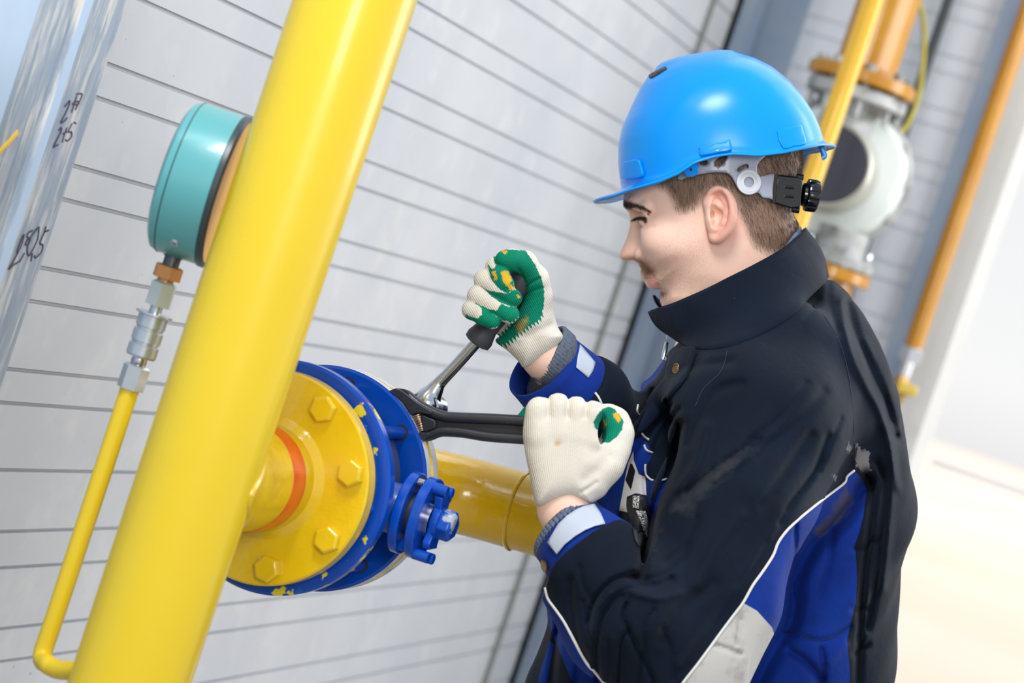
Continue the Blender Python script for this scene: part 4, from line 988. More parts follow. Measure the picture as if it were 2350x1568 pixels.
for pts, w, a in [([(1945, 700), (1965, 770), (2000, 850), (2030, 920), (2052, 1000)], 12, .006), ([(1930, 690), (1950, 800), (1985, 880), (2022, 950), (2045, 1040), (2060, 1120)], 9, -.005),
                  ([(1985, 1085), (2004, 1130), (1998, 1210), (1985, 1300), (1976, 1400), (1972, 1500), (1970, 1568)], 7, .009), ([(2012, 1060), (2034, 1130), (2024, 1220), (2012, 1330), (1990, 1440)], 8, .006), ([(2040, 980), (2046, 1080), (2040, 1200), (2026, 1350)], 10, -.004),
                  ([(1960, 1260), (1985, 1255), (2010, 1240)], 7, .004), ([(1958, 1400), (1990, 1395)], 6, .004), ([(1962, 1500), (1990, 1480)], 7, .004),
                  ([(1910, 1220), (1900, 1300), (1880, 1370)], 10, .004), ([(1950, 1440), (1890, 1470), (1840, 1462), (1800, 1450)], 6, .0035), ([(1815, 1495), (1850, 1520), (1885, 1560)], 10, .010), ([(1885, 1490), (1890, 1530), (1888, 1580)], 7, .006), ([(1940, 1480), (1900, 1520)], 9, -.004),
                  ([(1900, 640), (1905, 700), (1925, 760)], 7, .003), ([(1880, 690), (1840, 740), (1760, 790)], 8, .002), ([(1560, 860), (1600, 840), (1680, 830)], 10, .003),
                  ([(1500, 900), (1460, 970), (1440, 1010)], 7, .005), ([(1540, 930), (1490, 1000), (1440, 1080)], 9, .003), ([(1300, 1380), (1280, 1450), (1262, 1568)], 10, .008), ([(1345, 1480), (1330, 1520), (1320, 1600)], 9, .006), ([(1480, 1095), (1484, 1150), (1488, 1210)], 6, .005), ([(1424, 1180), (1440, 1240), (1456, 1290)], 10, .006)]:
    VJ.fold(pts, w, a, (2.50, 2.90))
# sleeve gore folds
for pts, w, a in [([(1945, 1160), (1900, 1215), (1850, 1258)], 6, .004), ([(1826, 1205), (1822, 1300), (1815, 1370)], 5, .005), ([(1955, 1130), (1915, 1180), (1870, 1225)], 7, -.003), ([(1640, 1480), (1700, 1500)], 5, .005), ([(1700, 1420), (1690, 1480)], 5, .004)]:
    VJ.fold(pts, w, a, (2.36, 2.70))
for pts, w, a in [([(1475, 1345), (1440, 1352), (1405, 1372), (1380, 1405)], 4, .004), ([(1500, 1400), (1480, 1440), (1478, 1500)], 5, .004), ([(1330, 1300), (1340, 1350), (1360, 1380)], 6, .003),
                  ([(1395, 1470), (1398, 1520), (1395, 1570)], 5, .004), ([(1340, 1380), (1348, 1440), (1366, 1480)], 5, .003), ([(1520, 1440), (1540, 1500), (1545, 1560)], 6, .003), ([(1580, 1250), (1560, 1290), (1520, 1320), (1480, 1330)], 6, .003),
                  ([(1600, 1190), (1570, 1250), (1530, 1290)], 8, .003), ([(1850, 880), (1790, 960), (1720, 1010)], 8, .003), ([(1930, 960), (1900, 1030), (1880, 1080)], 6, .003), ([(1760, 1240), (1730, 1300), (1690, 1340)], 7, .0025)]:
    VJ.fold(pts, w, a, (2.30, 2.70))
VJ.wobble(0.0011, 42, 3); VJ.wobble(0.0007, 95, 5)
JV, JQ = VJ.mesh(1); JB = bvh_of(JV, JQ)
jz = dict(
    blue=[[(1960, 1079), (1940, 1105), (1904, 1134), (1832, 1192), (1806, 1217), (1785, 1246), (1774, 1275), (1748, 1315), (1727, 1344), (1705, 1384), (1640, 1467), (1560, 1590), (1560, 1900), (1956, 1900), (1951, 1568), (1949, 1525), (1944, 1471), (1951, 1435), (1964, 1384), (1967, 1326), (1964, 1268), (1960, 1257), (1973, 1217), (1982, 1181), (1989, 1123), (1980, 1101)],
          ([(1524, 806), (1540, 838), (1503, 884), (1470, 930), (1447, 972), (1420, 992), (1425, 930), (1450, 860), (1495, 845)], (2.70, 3.2)),
          ([(1475, 1002), (1499, 1040), (1484, 1070), (1487, 1095), (1502, 1107), (1545, 1092), (1520, 1140), (1489, 1205), (1483, 1180), (1480, 1100), (1455, 1080), (1440, 1110), (1425, 1170), (1400, 1230), (1365, 1240), (1330, 1215), (1360, 1120), (1395, 1050), (1440, 1015)], (2.55, 3.2)),
          ([(1240, 1340), (1250, 1345), (1258, 1375), (1290, 1420), (1320, 1475), (1345, 1520), (1392, 1572), (1420, 1620), (1380, 1640), (1310, 1560), (1262, 1440), (1230, 1390)], (2.3, 3.2)),
          ([(1262, 1470), (1270, 1480), (1255, 1568), (1225, 1600), (1240, 1540)], (2.3, 3.2))],
    grey=[([(1705, 1384), (1737, 1402), (1772, 1441), (1790, 1500), (1760, 1640), (1520, 1660), (1567, 1568), (1603, 1522), (1643, 1467), (1680, 1417)], (2.3, 2.56))],
    white=[([(1454, 1035), (1441, 1064), (1421, 1172), (1440, 1176), (1484, 1150), (1481, 1094), (1466, 1089), (1454, 1056)], (2.5, 3.0))],
    net=[([(1448, 1058), (1458, 1081), (1448, 1126), (1435, 1102)], (2.5, 3.0))],
    stain=[([(1966, 1020), (1976, 1030), (1998, 1038), (1994, 1062), (1999, 1080), (1985, 1086), (1966, 1072)], (2.3, 3.0)), ([(1950, 1018), (1956, 1028), (1950, 1040), (1944, 1030)], (2.3, 3.0)), ([(1912, 1090), (1922, 1094), (1918, 1102)], (2.3, 3.0))],
    scuff=[([(1545, 1170), (1600, 1105), (1650, 1068), (1712, 1030), (1690, 1062), (1640, 1110), (1580, 1170)], (2.3, 2.8)), ([(1480, 1250), (1500, 1200), (1510, 1200), (1495, 1260)], (2.3, 2.8))],
    dirt=[([(1865, 1222), (1905, 1180), (1940, 1120), (1960, 1150), (1930, 1190), (1880, 1235)], (2.3, 2.8))])
jacket = mesh_obj('jacket', toW(JV), JQ, M_navy, person, smooth=True, attrs=masks_for(JV, jz))
def piping(pts, r=0.0015, name='piping', m=None, par=None):
    V, F = drape_line(JB, pts, r, 0.0004); return mesh_obj(name, toW(V), F, m or M_piping, par or jacket, smooth=True)
piping([(1960, 1080), (1943, 1094), (1938, 1108), (1904, 1134), (1868, 1162), (1832, 1192), (1806, 1217), (1785, 1246), (1774, 1275), (1748, 1315), (1727, 1344), (1705, 1384), (1680, 1417), (1643, 1467), (1603, 1522), (1567, 1568), (1540, 1610)], 0.0015)
piping([(1252, 1346), (1257, 1372), (1275, 1398), (1297, 1430), (1320, 1475), (1345, 1520), (1370, 1548), (1396, 1576)], 0.0016)
piping([(1524, 812), (1530, 826), (1538, 838)], 0.0013); piping([(1463, 930), (1461, 944), (1469, 956)], 0.0014)
piping([(1470, 990), (1477, 1001), (1489, 1010)], 0.0014); piping([(1478, 1021), (1483, 1033), (1497, 1040)], 0.0014)
piping([(1481, 1066), (1482, 1087), (1497, 1103), (1520, 1103), (1548, 1091)], 0.0013)
piping([(1357, 896), (1366, 902), (1375, 915), (1382, 932)], 0.0014); piping([(1420, 953), (1430, 956), (1440, 962)], 0.0013)
M_seam = mat('seam_thread', (26, 40, 60), rough=0.8)
for pts in [[(1868, 700), (1905, 745), (1932, 800), (1950, 880), (1958, 960), (1962, 1076)], [(1668, 806), (1664, 830), (1650, 860), (1615, 892), (1595, 935)], [(1945, 1440), (1920, 1462), (1880, 1470), (1850, 1464), (1838, 1452), (1800, 1450)]]:
    piping(pts, 0.00045, 'seam', M_seam)
def panel(poly, m, name, off=0.0008, th=0.0016, par=None, bvh=None, sub=4, step=7, holes=(), jump=0.05, label=None):
    V, F = drape(bvh or JB, poly, off, step, sub, holes, jump)
    return mesh_obj(name, toW(V), F, m, par or jacket, smooth=40, solid=th, label=label)
plk = panel([(1537, 822), (1560, 806), (1590, 800), (1602, 808), (1594, 830), (1580, 868), (1545, 912), (1520, 945), (1470, 990), (1437, 1022), (1430, 1012), (1452, 968), (1500, 905), (1533, 868)], M_navyp, 'placket', 0.0015, 0.003, sub=2)
for at, r in (((1561, 848), 0.0060),):
    h, n = hit(JB, *at); hw = toW(h+n*0.004); nw = unit(unit(n+np.array([-.2, .1, .6]))@BAS)
    mesh_obj('snap_button', *lathe(hw, nw, [(r, 0), (r*1.02, .0012), (r*.85, .0022), (r*.60, .0019), (r*.55, .0024), (r*.25, .0022), (0, .0026)], 28), M_bronze, plk)
M_tape = mat('black_tape', (24, 25, 30), rough=0.6, bump=(300, 0.3, 0.0004))
tp_ = panel([(1442, 1142), (1482, 1139), (1489, 1190), (1487, 1235), (1470, 1262), (1455, 1240), (1446, 1190)], M_tape, 'zip_tape', 0.001, 0.0015, sub=2, jump=0.4)
M_check = mat('checked_zip', (230, 230, 230), rough=0.5, var=[(900, (20, 20, 22), 0.49, 0.51)])
panel([(1457, 1141), (1471, 1141), (1468, 1170), (1456, 1168)], M_check, 'zip_chain', 0.003, 0.001, tp_, sub=0, step=4)
panel([(1463, 1174), (1475, 1174), (1482, 1205), (1482, 1230), (1475, 1234), (1469, 1205)], M_check, 'zip_chain', 0.003, 0.001, tp_, sub=0, step=4)

# ---- collar
def collar(top, bot, name, m, off, th, bulge, rows=13):
    def full(pts):
        a = list(pts); b = [(p[0], p[1], 2*2.785-p[2]) for p in reversed(pts[:-1])]
        b = [(p[0]+(12 if i == len(b)-1 else 6), p[1]-(38 if i == len(b)-1 else 10), p[2]) for i, p in enumerate(b)] if off == 0 else b
        return crv([K(*p) for p in a+b], 8)
    T = full(top); B_ = full(bot); n = len(T); V = []
    ctr = K(1720, 680, 2.785)
    for r in range(rows):
        t = r/(rows-1)
        for i in range(n):
            p = B_[i]*(1-t)+T[i]*t; o_ = p-ctr; o_[1] *= 0.2; o_ = unit(o_)
            V.append(p+o_*bulge*sin(pi*t)*(1 if t < 1 else 0)+o_*0.0012*sin(i*0.55+t*5))
    F = [(r*n+i, r*n+i+1, (r+1)*n+i+1, (r+1)*n+i) for r in range(rows-1) for i in range(n-1)]
    V = np.array(V); cu, cv = px_of(V)
    if off == 0:
        for i in range(len(V)):
            if V[i][2] < -2.77: continue
            h, _n = hit(JB, cu[i], cv[i])
            t = (i//n)/(rows-1)
            if h is not None and -h[2] < -V[i][2]+0.003: V[i] = K(cu[i], cv[i], -h[2]-0.0035-0.004*t)
        G = V.reshape(rows, n, 3)
        for _ in range(3): G[1:-1, 1:-1] = (G[1:-1, 1:-1]*2+G[:-2, 1:-1]+G[2:, 1:-1]+G[1:-1, :-2]+G[1:-1, 2:])/6
        V = G.reshape(-1, 3)
    return mesh_obj(name, toW(V), F, m, jacket, smooth=True, solid=th)
top = [(1484, 716, 2.725), (1520, 703, 2.695), (1572, 684, 2.668), (1640, 652, 2.652), (1720, 612, 2.655), (1790, 573, 2.685), (1834, 538, 2.735), (1850, 522, 2.785)]
bot = [(1545, 778, 2.70), (1580, 796, 2.665), (1640, 800, 2.628), (1716, 778, 2.612), (1790, 742, 2.625), (1850, 692, 2.66), (1890, 652, 2.72), (1900, 638, 2.785)]
collar(top, bot, 'collar', M_navyp, 0, -0.0035, 0.006)
top2 = [(1512, 735, 2.735), (1560, 700, 2.70), (1640, 662, 2.676), (1720, 624, 2.678), (1790, 580, 2.70), (1824, 536, 2.740), (1838, 520, 2.785)]
bot2 = [(1552, 776, 2.72), (1600, 780, 2.69), (1660, 780, 2.66), (1740, 740, 2.65), (1810, 690, 2.67), (1850, 640, 2.73), (1860, 620, 2.785)]
collar(top2, bot2, 'collar_lining', mat('grey_blue_fleece', (104, 122, 150), rough=0.95, bump=(260, 0.8, 0.0012), var=[(240, (70, 84, 110), 0.5, 0.7)]), 1, -0.003, 0.002)
q = K(1848, 528, 2.765)
# zip pull
zp = mesh_obj('zip_pull', *merge(tube([Wp(1532, 765, 2.725), Wp(1531, 774, 2.722), Wp(1530, 778, 2.72)], 0.0008, 8), torus(Wp(1530, 781, 2.72), RT, 0.0014, 0.0005, 20, 6),
              tube([Wp(1530, 786, 2.72), Wp(1526, 804, 2.718), Wp(1521, 826, 2.716)], [0.0022, 0.0027, 0.0022], 10)), M_chrome, jacket)

# ---- cuffs
def rloft(rings, n=56, rib=0, ribs=0, oval=1.0):
    V = []; F = []
    for c, nr, r in rings:
        nr = unit(nr); u = unit(np.cross(nr, (0.05, 0.1, 1))); v = np.cross(nr, u)
        for k in range(n):
            t = 2*pi*k/n; rr = r+(rib*sin(ribs*t) if rib else 0); V.append(np.asarray(c)+rr*(cos(t)*u+sin(t)*v*oval))
    for i in range(len(rings)-1):
        for k in range(n):
            j = (k+1) % n; F.append((i*n+k, i*n+j, (i+1)*n+j, (i+1)*n+k))
    return np.array(V), F
nn_ = unit((-.60, .62, -.42)); c0 = K(1305, 1222, 2.452)
rg = [(c0, nn_, .0415), (c0-nn_*.012, nn_, .0440), (c0-nn_*.026, nn_, .0475), (c0-nn_*.039, nn_, .0510), (c0-nn_*.0405, nn_, .0495)]
NC = rloft(rg); cuff = mesh_obj('cuff', toW(NC[0]), NC[1], M_royal, jacket, smooth=True, solid=0.0022)
CB = bvh_of(*NC)
V, F = drape(CB, [(1261, 1246), (1268, 1234), (1284, 1206), (1302, 1188), (1323, 1174), (1343, 1166), (1362, 1163), (1378, 1186), (1388, 1208), (1365, 1213), (1345, 1221), (1323, 1234), (1300, 1252), (1283, 1274)], 0.0028, 6, 0)
mesh_obj('reflective_strip', toW(V), F, M_reflect, cuff, smooth=40, solid=0.0008)
h, n = hit(CB, 1254, 1298)
if h is None: h, n = K(1256, 1298, 2.44), np.array([-.5, -.3, .7])
mesh_obj('snap_button', *lathe(toW(h+n*0.0022), unit(n@BAS), [(.0062, 0), (.0064, .001), (.0052, .0018), (.003, .0016), (0, .002)], 24), M_bronze, cuff)
kn = rloft([(c0+nn_*.006, nn_, .0365), (c0+nn_*.004, nn_, .038), (c0-nn_*.014, nn_, .039)], 240, .0007, 48)
mesh_obj('knit_cuff', toW(kn[0]), kn[1], M_knitgrey, jacket, smooth=True, solid=-0.003)
nf = unit((-.62, .62, .46)); f0 = K(1243, 836, 2.587)
rg = [(f0, nf, .0420), (f0-nf*.012, nf, .0428), (f0-nf*.026, nf, .0445), (f0-nf*.052, nf, .0480), (f0-nf*.0535, nf, .0465)]
FC = rloft(rg); cuff2 = mesh_obj('cuff', toW(FC[0]), FC[1], M_royal, jacket, smooth=True, solid=-0.0024)
FB = bvh_of(*FC)
V, F = drape(FB, [(1326, 795), (1336, 806), (1350, 822), (1362, 836), (1356, 854), (1346, 869), (1332, 856), (1318, 844), (1321, 820)], 0.0028, 5, 0)
mesh_obj('reflective_strip', toW(V), F, M_reflect, cuff2, smooth=40, solid=0.0008)
nk_ = unit((-.80, .52, .25)); kc_ = K(1257, 808, 2.576)
kn = rloft([(kc_, nk_, .0282), (kc_-nk_*.001, nk_, .0294), (kc_-nk_*.014+np.array([-.001, -.001, 0]), nk_, .0285), (f0-nf*.02, nf, .033)], 300, .0008, 52)
mesh_obj('knit_cuff', toW(kn[0]), kn[1], mat('worn_knit', (88, 98, 114), rough=0.9, bump=(500, 0.5, 0.0006), var=[(300, (60, 68, 82), 0.5, 0.7)], dust=[(60, (140, 110, 50), 0.70, 0.76)]), jacket, smooth=True, solid=-0.003)

# ---- gloves
GL = (218, 212, 200)
def glove_mat(name, dirt):
    return mat(name, GL, rough=0.85, spec=0.2, bump=(520, 0.55, 0.0007, 2), rib=('rib', 1.0, 0.42, 0.0004), var=[(60, (216, 209, 196), 0.5, 0.75), (14, dirt, 0.6, 0.85)],
               masks=[('green', (0, 128, 98), 420, 7, 0.8, (30, (0, 104, 84), 0.45, 0.7)), ('chip', (214, 168, 50), 130, 26, 1.5), ('soil', (196, 150, 70), 70, 30, 8)])
VG = Vol(*bx([K(1180, 895, 2.39), K(1450, 1170, 2.53)], .006), 0.0012)
VG.slab([(1199, 960), (1196, 990), (1198, 1014), (1205, 1053), (1214, 1091), (1223, 1135), (1233, 1162), (1260, 1156), (1302, 1145), (1342, 1147), (1354, 1150), (1357, 1125), (1385, 1098), (1400, 1075), (1396, 1040), (1380, 1012), (1370, 985), (1369, 962), (1376, 945), (1366, 936), (1325, 934), (1281, 926), (1240, 934), (1212, 942)],
        2.437, lambda x, y: np.interp(y, [K(0, 1160, 2.437)[1], K(0, 1080, 2.437)[1], K(0, 960, 2.437)[1]], [0.026, 0.022, 0.0165]).astype(np.float32)+0*x, 0.030, 0.0, sub=3)
for a, b, r in (((1237, 940), (1228, 975), .0108), ((1281, 933), (1275, 975), .0114), ((1325, 941), (1322, 980), .0114), ((1363, 950), (1362, 985), .0106)):
    VG.chain([K(a[0]+3, a[1]+60, 2.430), K(*a, 2.4345), K(a[0]-2, a[1]+6, 2.470), K(b[0], b[1]+5, 2.490), K(b[0]+6, b[1]+40, 2.488)], [.010, r, r, r*.95, r*.85], .008)
VG.chain([K(1360, 1110, 2.437), K(1393, 1066, 2.442), K(1415, 1030, 2.447), K(1424, 995, 2.452), K(1412, 966, 2.458), K(1398, 952, 2.464)], [.017, .0155, .0118, .0112, .0115, .0098], .012)
VG.cone(K(1214, 950, 2.48), K(1202, 960, 2.478), .0085, .007, .004)
for x in (1260, 1304, 1346): VG.fold([(x, 918), (x-1, 935), (x-2, 956)], 7, .0022, (2.38, 2.46))
VG.ell(K(1378, 992, 2.45), (.0040, .0125, .06), .003, 'c'); VG.ell(K(1386, 958, 2.435), (.0022, .010, .012), .003, 'c')
VG.fold([(1345, 1100), (1375, 1075), (1398, 1050)], 14, .002, (2.38, 2.46))
VG.fold([(1335, 1130), (1355, 1118), (1368, 1108)], 5, .0018, (2.38, 2.46))
VG.cone(K(1300, 1172, 2.47), K(1298, 1185, 2.40), .02, .02, .0, 'c') if False else None
GV, GQ = VG.mesh(1); gu, gv_ = px_of(GV)
hw_ = np.interp(gv_, [920, 1000, 1060, 1110, 1160], [96, 98, 98, 84, 66])
gz_ = dict(green=[([(1384, 938), (1396, 933), (1412, 940), (1431, 966), (1428, 986), (1416, 1003), (1398, 1016), (1382, 1016), (1380, 990), (1366, 984), (1362, 968), (1372, 950)], (2.3, 2.6)), ([(1180, 930), (1212, 930), (1212, 985), (1180, 985)], (2.462, 2.6))],
           chip=[([(1404, 944), (1414, 948), (1426, 964), (1420, 970), (1412, 958), (1404, 952)], (2.3, 2.6)), ([(1383, 968), (1392, 966), (1386, 982)], (2.3, 2.6))],
           soil=[([(1276, 1014), (1281, 1016), (1279, 1021), (1274, 1019)], (2.3, 2.6))])
at = masks_for(GV, gz_); at['rib'] = (gu-1295-(gv_-1150)*0.05)/hw_*125
gn = mesh_obj('glove', toW(GV), GQ, glove_mat('near_glove_knit', (212, 200, 182)), person, smooth=True, attrs=at, label='cream knitted glove back gripping the black spanner')
hm = rloft([(K(1295, 1153, 2.440)+np.array([0, .002, 0]), unit((.05, 1, -.25)), .0298), (K(1296, 1160, 2.440), unit((.05, 1, -.25)), .0300)], 120, .0004, 40)
VF = Vol(*bx([K(1050, 565, 2.47), K(1310, 860, 2.61)], .006), 0.0012)
VF.slab([(1225, 640), (1250, 634), (1264, 645), (1267, 667), (1272, 713), (1283, 751), (1294, 770), (1288, 787), (1260, 816), (1206, 846), (1190, 833), (1165, 808), (1134, 784), (1150, 766), (1175, 744), (1190, 728), (1195, 701), (1200, 678), (1210, 655)],
        2.553, 0.021, 0.030, 0.0, sub=3)
VF.chain([K(1222, 735, 2.545), K(1236, 678, 2.538), K(1229, 640, 2.530), K(1205, 603, 2.519), K(1175, 596, 2.510), K(1155, 594, 2.507)], [.018, .0125, .0125, .0108, .0098, .0082], .008)
fing = [((1137, 612), (1158, 653), .0098, .0105, (1185, 640)), ((1112, 642), (1178, 684), .0104, .0094, (1190, 680)), ((1097, 679), (1170, 722), .0106, .0100, (1190, 715)), ((1083, 711), (1130, 737), .0098, .0086, (1165, 748))]
for a, b, ra, rb, c in fing:
    VF.chain([K(*a, 2.518), K((a[0]+b[0])/2, (a[1]+b[1])/2+1, 2.508), K(*b, 2.506)], [ra, (ra+rb)/2*1.02, rb], .002)
    VF.chain([K(*a, 2.518), K(a[0]+16, a[1]-2, 2.550), K(c[0]-10, c[1], 2.566), K(c[0]+30, c[1]+10, 2.560)], [ra, ra, .0105, .012], .004)
VF.fold([(1198, 668), (1212, 652), (1240, 638)], 3, .0030, (2.48, 2.56)); VF.fold([(1200, 676), (1220, 668), (1246, 660)], 3.5, .0016, (2.48, 2.56))
VF.fold([(1206, 648), (1198, 630), (1190, 618)], 4, .0016, (2.48, 2.56))
VF.fold([(1190, 790), (1230, 760), (1262, 748)], 10, .0016, (2.48, 2.56))
FV, FQ = VF.mesh(1); fu, fv = px_of(FV)
fz = dict(green=[[(1130, 570), (1206, 575), (1227, 606), (1243, 640), (1248, 660), (1249, 690), (1245, 728), (1238, 740), (1225, 748), (1212, 757), (1195, 770), (1180, 782), (1163, 796), (1146, 800), (1120, 790), (1147, 767), (1174, 742), (1189, 728), (1192, 701), (1186, 672), (1178, 650), (1170, 626), (1145, 612), (1134, 604)],
                 [(1119, 606), (1131, 619), (1141, 606), (1168, 616), (1178, 640), (1180, 662), (1165, 674), (1145, 664), (1127, 642)],
                 [(1103, 657), (1120, 667), (1145, 671), (1165, 674), (1180, 664), (1194, 675), (1200, 690), (1190, 703), (1175, 705), (1150, 695), (1130, 682)],
                 [(1086, 692), (1105, 701), (1125, 711), (1140, 713), (1150, 697), (1165, 704), (1190, 704), (1194, 725), (1175, 742), (1155, 735), (1130, 722), (1105, 708)],
                 [(1089, 696), (1105, 707), (1106, 722), (1096, 731), (1077, 726), (1068, 720), (1070, 745), (1110, 758), (1150, 750), (1152, 735), (1120, 715)]],
          chip=[[(1150, 618), (1165, 624), (1172, 642), (1178, 660), (1170, 664), (1158, 648), (1150, 632)], [(1128, 622), (1138, 622), (1136, 640)], [(1143, 575), (1165, 577), (1160, 581)], [(1186, 676), (1192, 680), (1190, 684)]],
          soil=[[(1186, 748), (1212, 730), (1206, 748), (1196, 764)]])
at = masks_for(FV, fz); ang = np.arctan2(fv-560, fu-1080); dd = (fu*0.62-fv*-0.0)
at['rib'] = (fu*0.86-fv*0.50)*1.4
s_ = (fu*0.86-fv*0.50)/9.0; near_ = np.clip((fv-700-(1250-fu)*0.35)/40, 0, 1)*(fu > 1130)
at['green'] = at['green']+near_*(7*np.sin(2*pi*s_)+2)
gf = mesh_obj('glove', toW(FV), FQ, glove_mat('far_glove_knit', (206, 188, 160)), person, smooth=True, attrs=at, label='glove with green rubber palm gripping the ratchet handle')
# ------------------------------------------------------------------ hard hat
M_hat = mat('hat_blue', (0, 150, 246), rough=0.25, coat=0.0, spec=0.35, bump=(45, 0.02, 0.0005), dust=[(70, (40, 160, 240), 0.74, 0.8)])
M_hatin = mat('hat_inside', (10, 70, 170), rough=0.4)
EA = np.array([0.978, -0.210]); EB = np.array([-0.210, -0.978]); H0 = np.array([1425.0, 425.0])
def ab(px, py):
    d = np.array([px, py], float)-H0; return d@EA, d@EB
def unshift(px, py, z):
    s = DH/(DH-z); return CX+(px-CX)/s, CY+(py-CY)/s
def HP(a, b, z):
    p = H0+a*EA+b*EB; return K(p[0], p[1], DH)+np.array([0, 0, z])
fr = sorted([ab(*p)[::-1] for p in [(1425, 425), (1419, 380), (1419, 330), (1428, 290), (1445, 255), (1459, 225), (1470, 203), (1488, 177), (1528, 151), (1580, 131), (1618, 123)]])
rr_ = sorted([ab(*p)[::-1] for p in [(1888, 325), (1880, 298), (1866, 265), (1840, 225), (1810, 190), (1770, 158), (1730, 138), (1690, 126), (1650, 121)]])
fb, fa = np.array(fr).T; rb, ra_ = np.array(rr_).T
BT = 258.0
def ext(b):
    f = np.interp(b, fb, fa) if b < fb[-1] else fa[-1]; r = np.interp(b, rb, ra_) if b < rb[-1] else ra_[-1]
    if b > 236:
        t = min(1, (b-236)/(BT-236)); f0, r0 = np.interp(236, fb, fa), np.interp(236, rb, ra_); m = 190.0
        k = math.sqrt(max(0, 1-t*t)); f = m+(f0-m)*k; r = m+(r0-m)*k
    return f, r
def halfw(b): return 0.1060*max(0.0, 1-(max(b, 0)/BT)**2.7)**0.52
tr = [(1357, 461, 0), (1400, 452, .04), (1437, 438, .06), (1500, 420, .09), (1548, 400, .1), (1590, 373, .105), (1640, 359, .107), (1680, 353, .107), (1745, 357, .10), (1800, 351, .085), (1885, 334, .04), (1908, 338, 0)]
ru = sorted([ab(*unshift(*p)) for p in tr]); rua, rub = np.array(ru).T
NF = 128; rows = []
def hpoint(phi, b, extra=0.0, ridge=True):
    f, r = ext(b); c = (f+r)/2; sa_ = (r-f)/2+extra*abs(cos(phi)); w = halfw(b)+extra*abs(sin(phi))/1993.0
    n_ = 2.25; cp, sp_ = cos(phi), sin(phi)
    q = (abs(cp)**n_+abs(sp_)**n_)**(-1/n_)
    a = c+sa_*cp*q; z_ = w*sp_*q
    if ridge and b > 120:
        k = min(1, (b-120)/60)*max(0, 1-(abs(z_)/0.034)**4)
        b = b+3.2*k*(b/BT)
    return a, b, z_
S = np.concatenate([np.linspace(0, .8, 22), 1-0.2*(np.cos(np.linspace(0, pi/2, 12))[1:])])
for i, (kind) in enumerate(['tip', 'lip', 'mid', 'in']+list(S)):
    row = []
    for k in range(NF):
        ph = 2*pi*k/NF; cf = -cos(ph); front = max(0, cf)**1.35; rear = max(0, -cf)**2
        e = 66*front+20*rear+5.5; drop = 20*front+12*rear+7
        a0_, _, z0_ = hpoint(ph, 0); brim_b = float(np.interp(a0_-(e*cf if cf > 0 else e*cf)*1.0, rua, rub))
        if isinstance(kind, str):
            f_ = {'tip': 1.0, 'lip': 0.93, 'mid': 0.55, 'in': 0.22}[kind]
            base_b = float(np.interp(a0_, rua, rub))+8+3*rear
            a, b, z_ = hpoint(ph, max(0, 0), e*f_); b = base_b+(brim_b-base_b)*f_**0.85+(1.5 if kind == 'lip' else 0)+(-2.0 if kind == 'tip' else 0)
        else:
            b0_ = float(np.interp(a0_, rua, rub))+11
            b = b0_+(BT-0.02-b0_)*kind; a, b, z_ = hpoint(ph, max(b, 0) if b > 0 else b)
        row.append(HP(a, b, z_))
    rows.append(row)
V = np.array([p for r in rows for p in r]); n = NF
F = [(i*n+k, i*n+(k+1) % n, (i+1)*n+(k+1) % n, (i+1)*n+k) for i in range(len(rows)-1) for k in range(n)]
F.append(tuple((len(rows)-1)*n+k for k in range(n)))
F = [tuple(reversed(f)) for f in F]
hat = thing('hard_hat', 'bright blue hard hat with a grey ratchet headband on the bowed head', 'helmet', c2w(HP(200, 20, 0)))
shell = mesh_obj('shell', c2w(V), F, M_hat, hat, smooth=True, solid=-0.0026)
SB = bvh_of(V, [f for f in F if len(f) == 4])
def hpanel(poly, name, th, m=M_hat, off=0.0, step=8, sub=3, par=shell, holes=(), bevel=0.0012):
    v, f = drape(SB, poly, off, step, sub, holes); return mesh_obj(name, c2w(v), f, m, par, smooth=40, solid=th, bevel=bevel)
def rr(x0, y0, x1, y1, x2, y2, x3, y3): return [(x0, y0), (x1, y1), (x2, y2), (x3, y3)]
hpanel([(1433, 376), (1450, 368), (1470, 366), (1475, 380), (1480, 404), (1455, 410), (1432, 409)], 'accessory_slot', 0.0042, sub=2)
hpanel([(1606, 343), (1609, 337), (1670, 321), (1675, 325), (1679, 345), (1650, 352), (1609, 359)], 'accessory_slot', 0.0040, sub=2)
hpanel([(1783, 302), (1812, 292), (1837, 288), (1843, 306), (1849, 330), (1820, 336), (1797, 341)], 'accessory_slot', 0.0014, sub=2)
hpanel([(1490, 176), (1494, 170), (1526, 154), (1530, 157), (1528, 161), (1496, 180)], 'vent_slot', 0.0006, M_dark, 0.0004, 5, 2, bevel=0)
piv = K(1587, 388, DH-0.095)
mesh_obj('lug', *[(c2w(a), b) for a, b in [merge(lathe(piv, (-0.25, -0.2, 1), [(0, 0), (0.0085, 0), (0.0085, 0.004), (0.0075, 0.005), (0, 0.005)], 32))]][0], M_hat, hat)
mesh_obj('lug_hole', *[(c2w(a), b) for a, b in [lathe(piv+np.array([-.0012, -.001, .0053]), (-0.25, -0.2, 1), [(0, 0), (0.0016, 0), (0.0016, -.001)], 16)]][0], M_dark, hat)
hk = [K(1884, 334, DH-.03), K(1888, 345, DH-.03), K(1892, 358, DH-.03), K(1886, 362, DH-.03)]
mesh_obj('chinstrap_hook', *[(c2w(a), b) for a, b in [tube(crv(hk, 4), [0.0035]*13, 10)]][0], M_hat, hat)
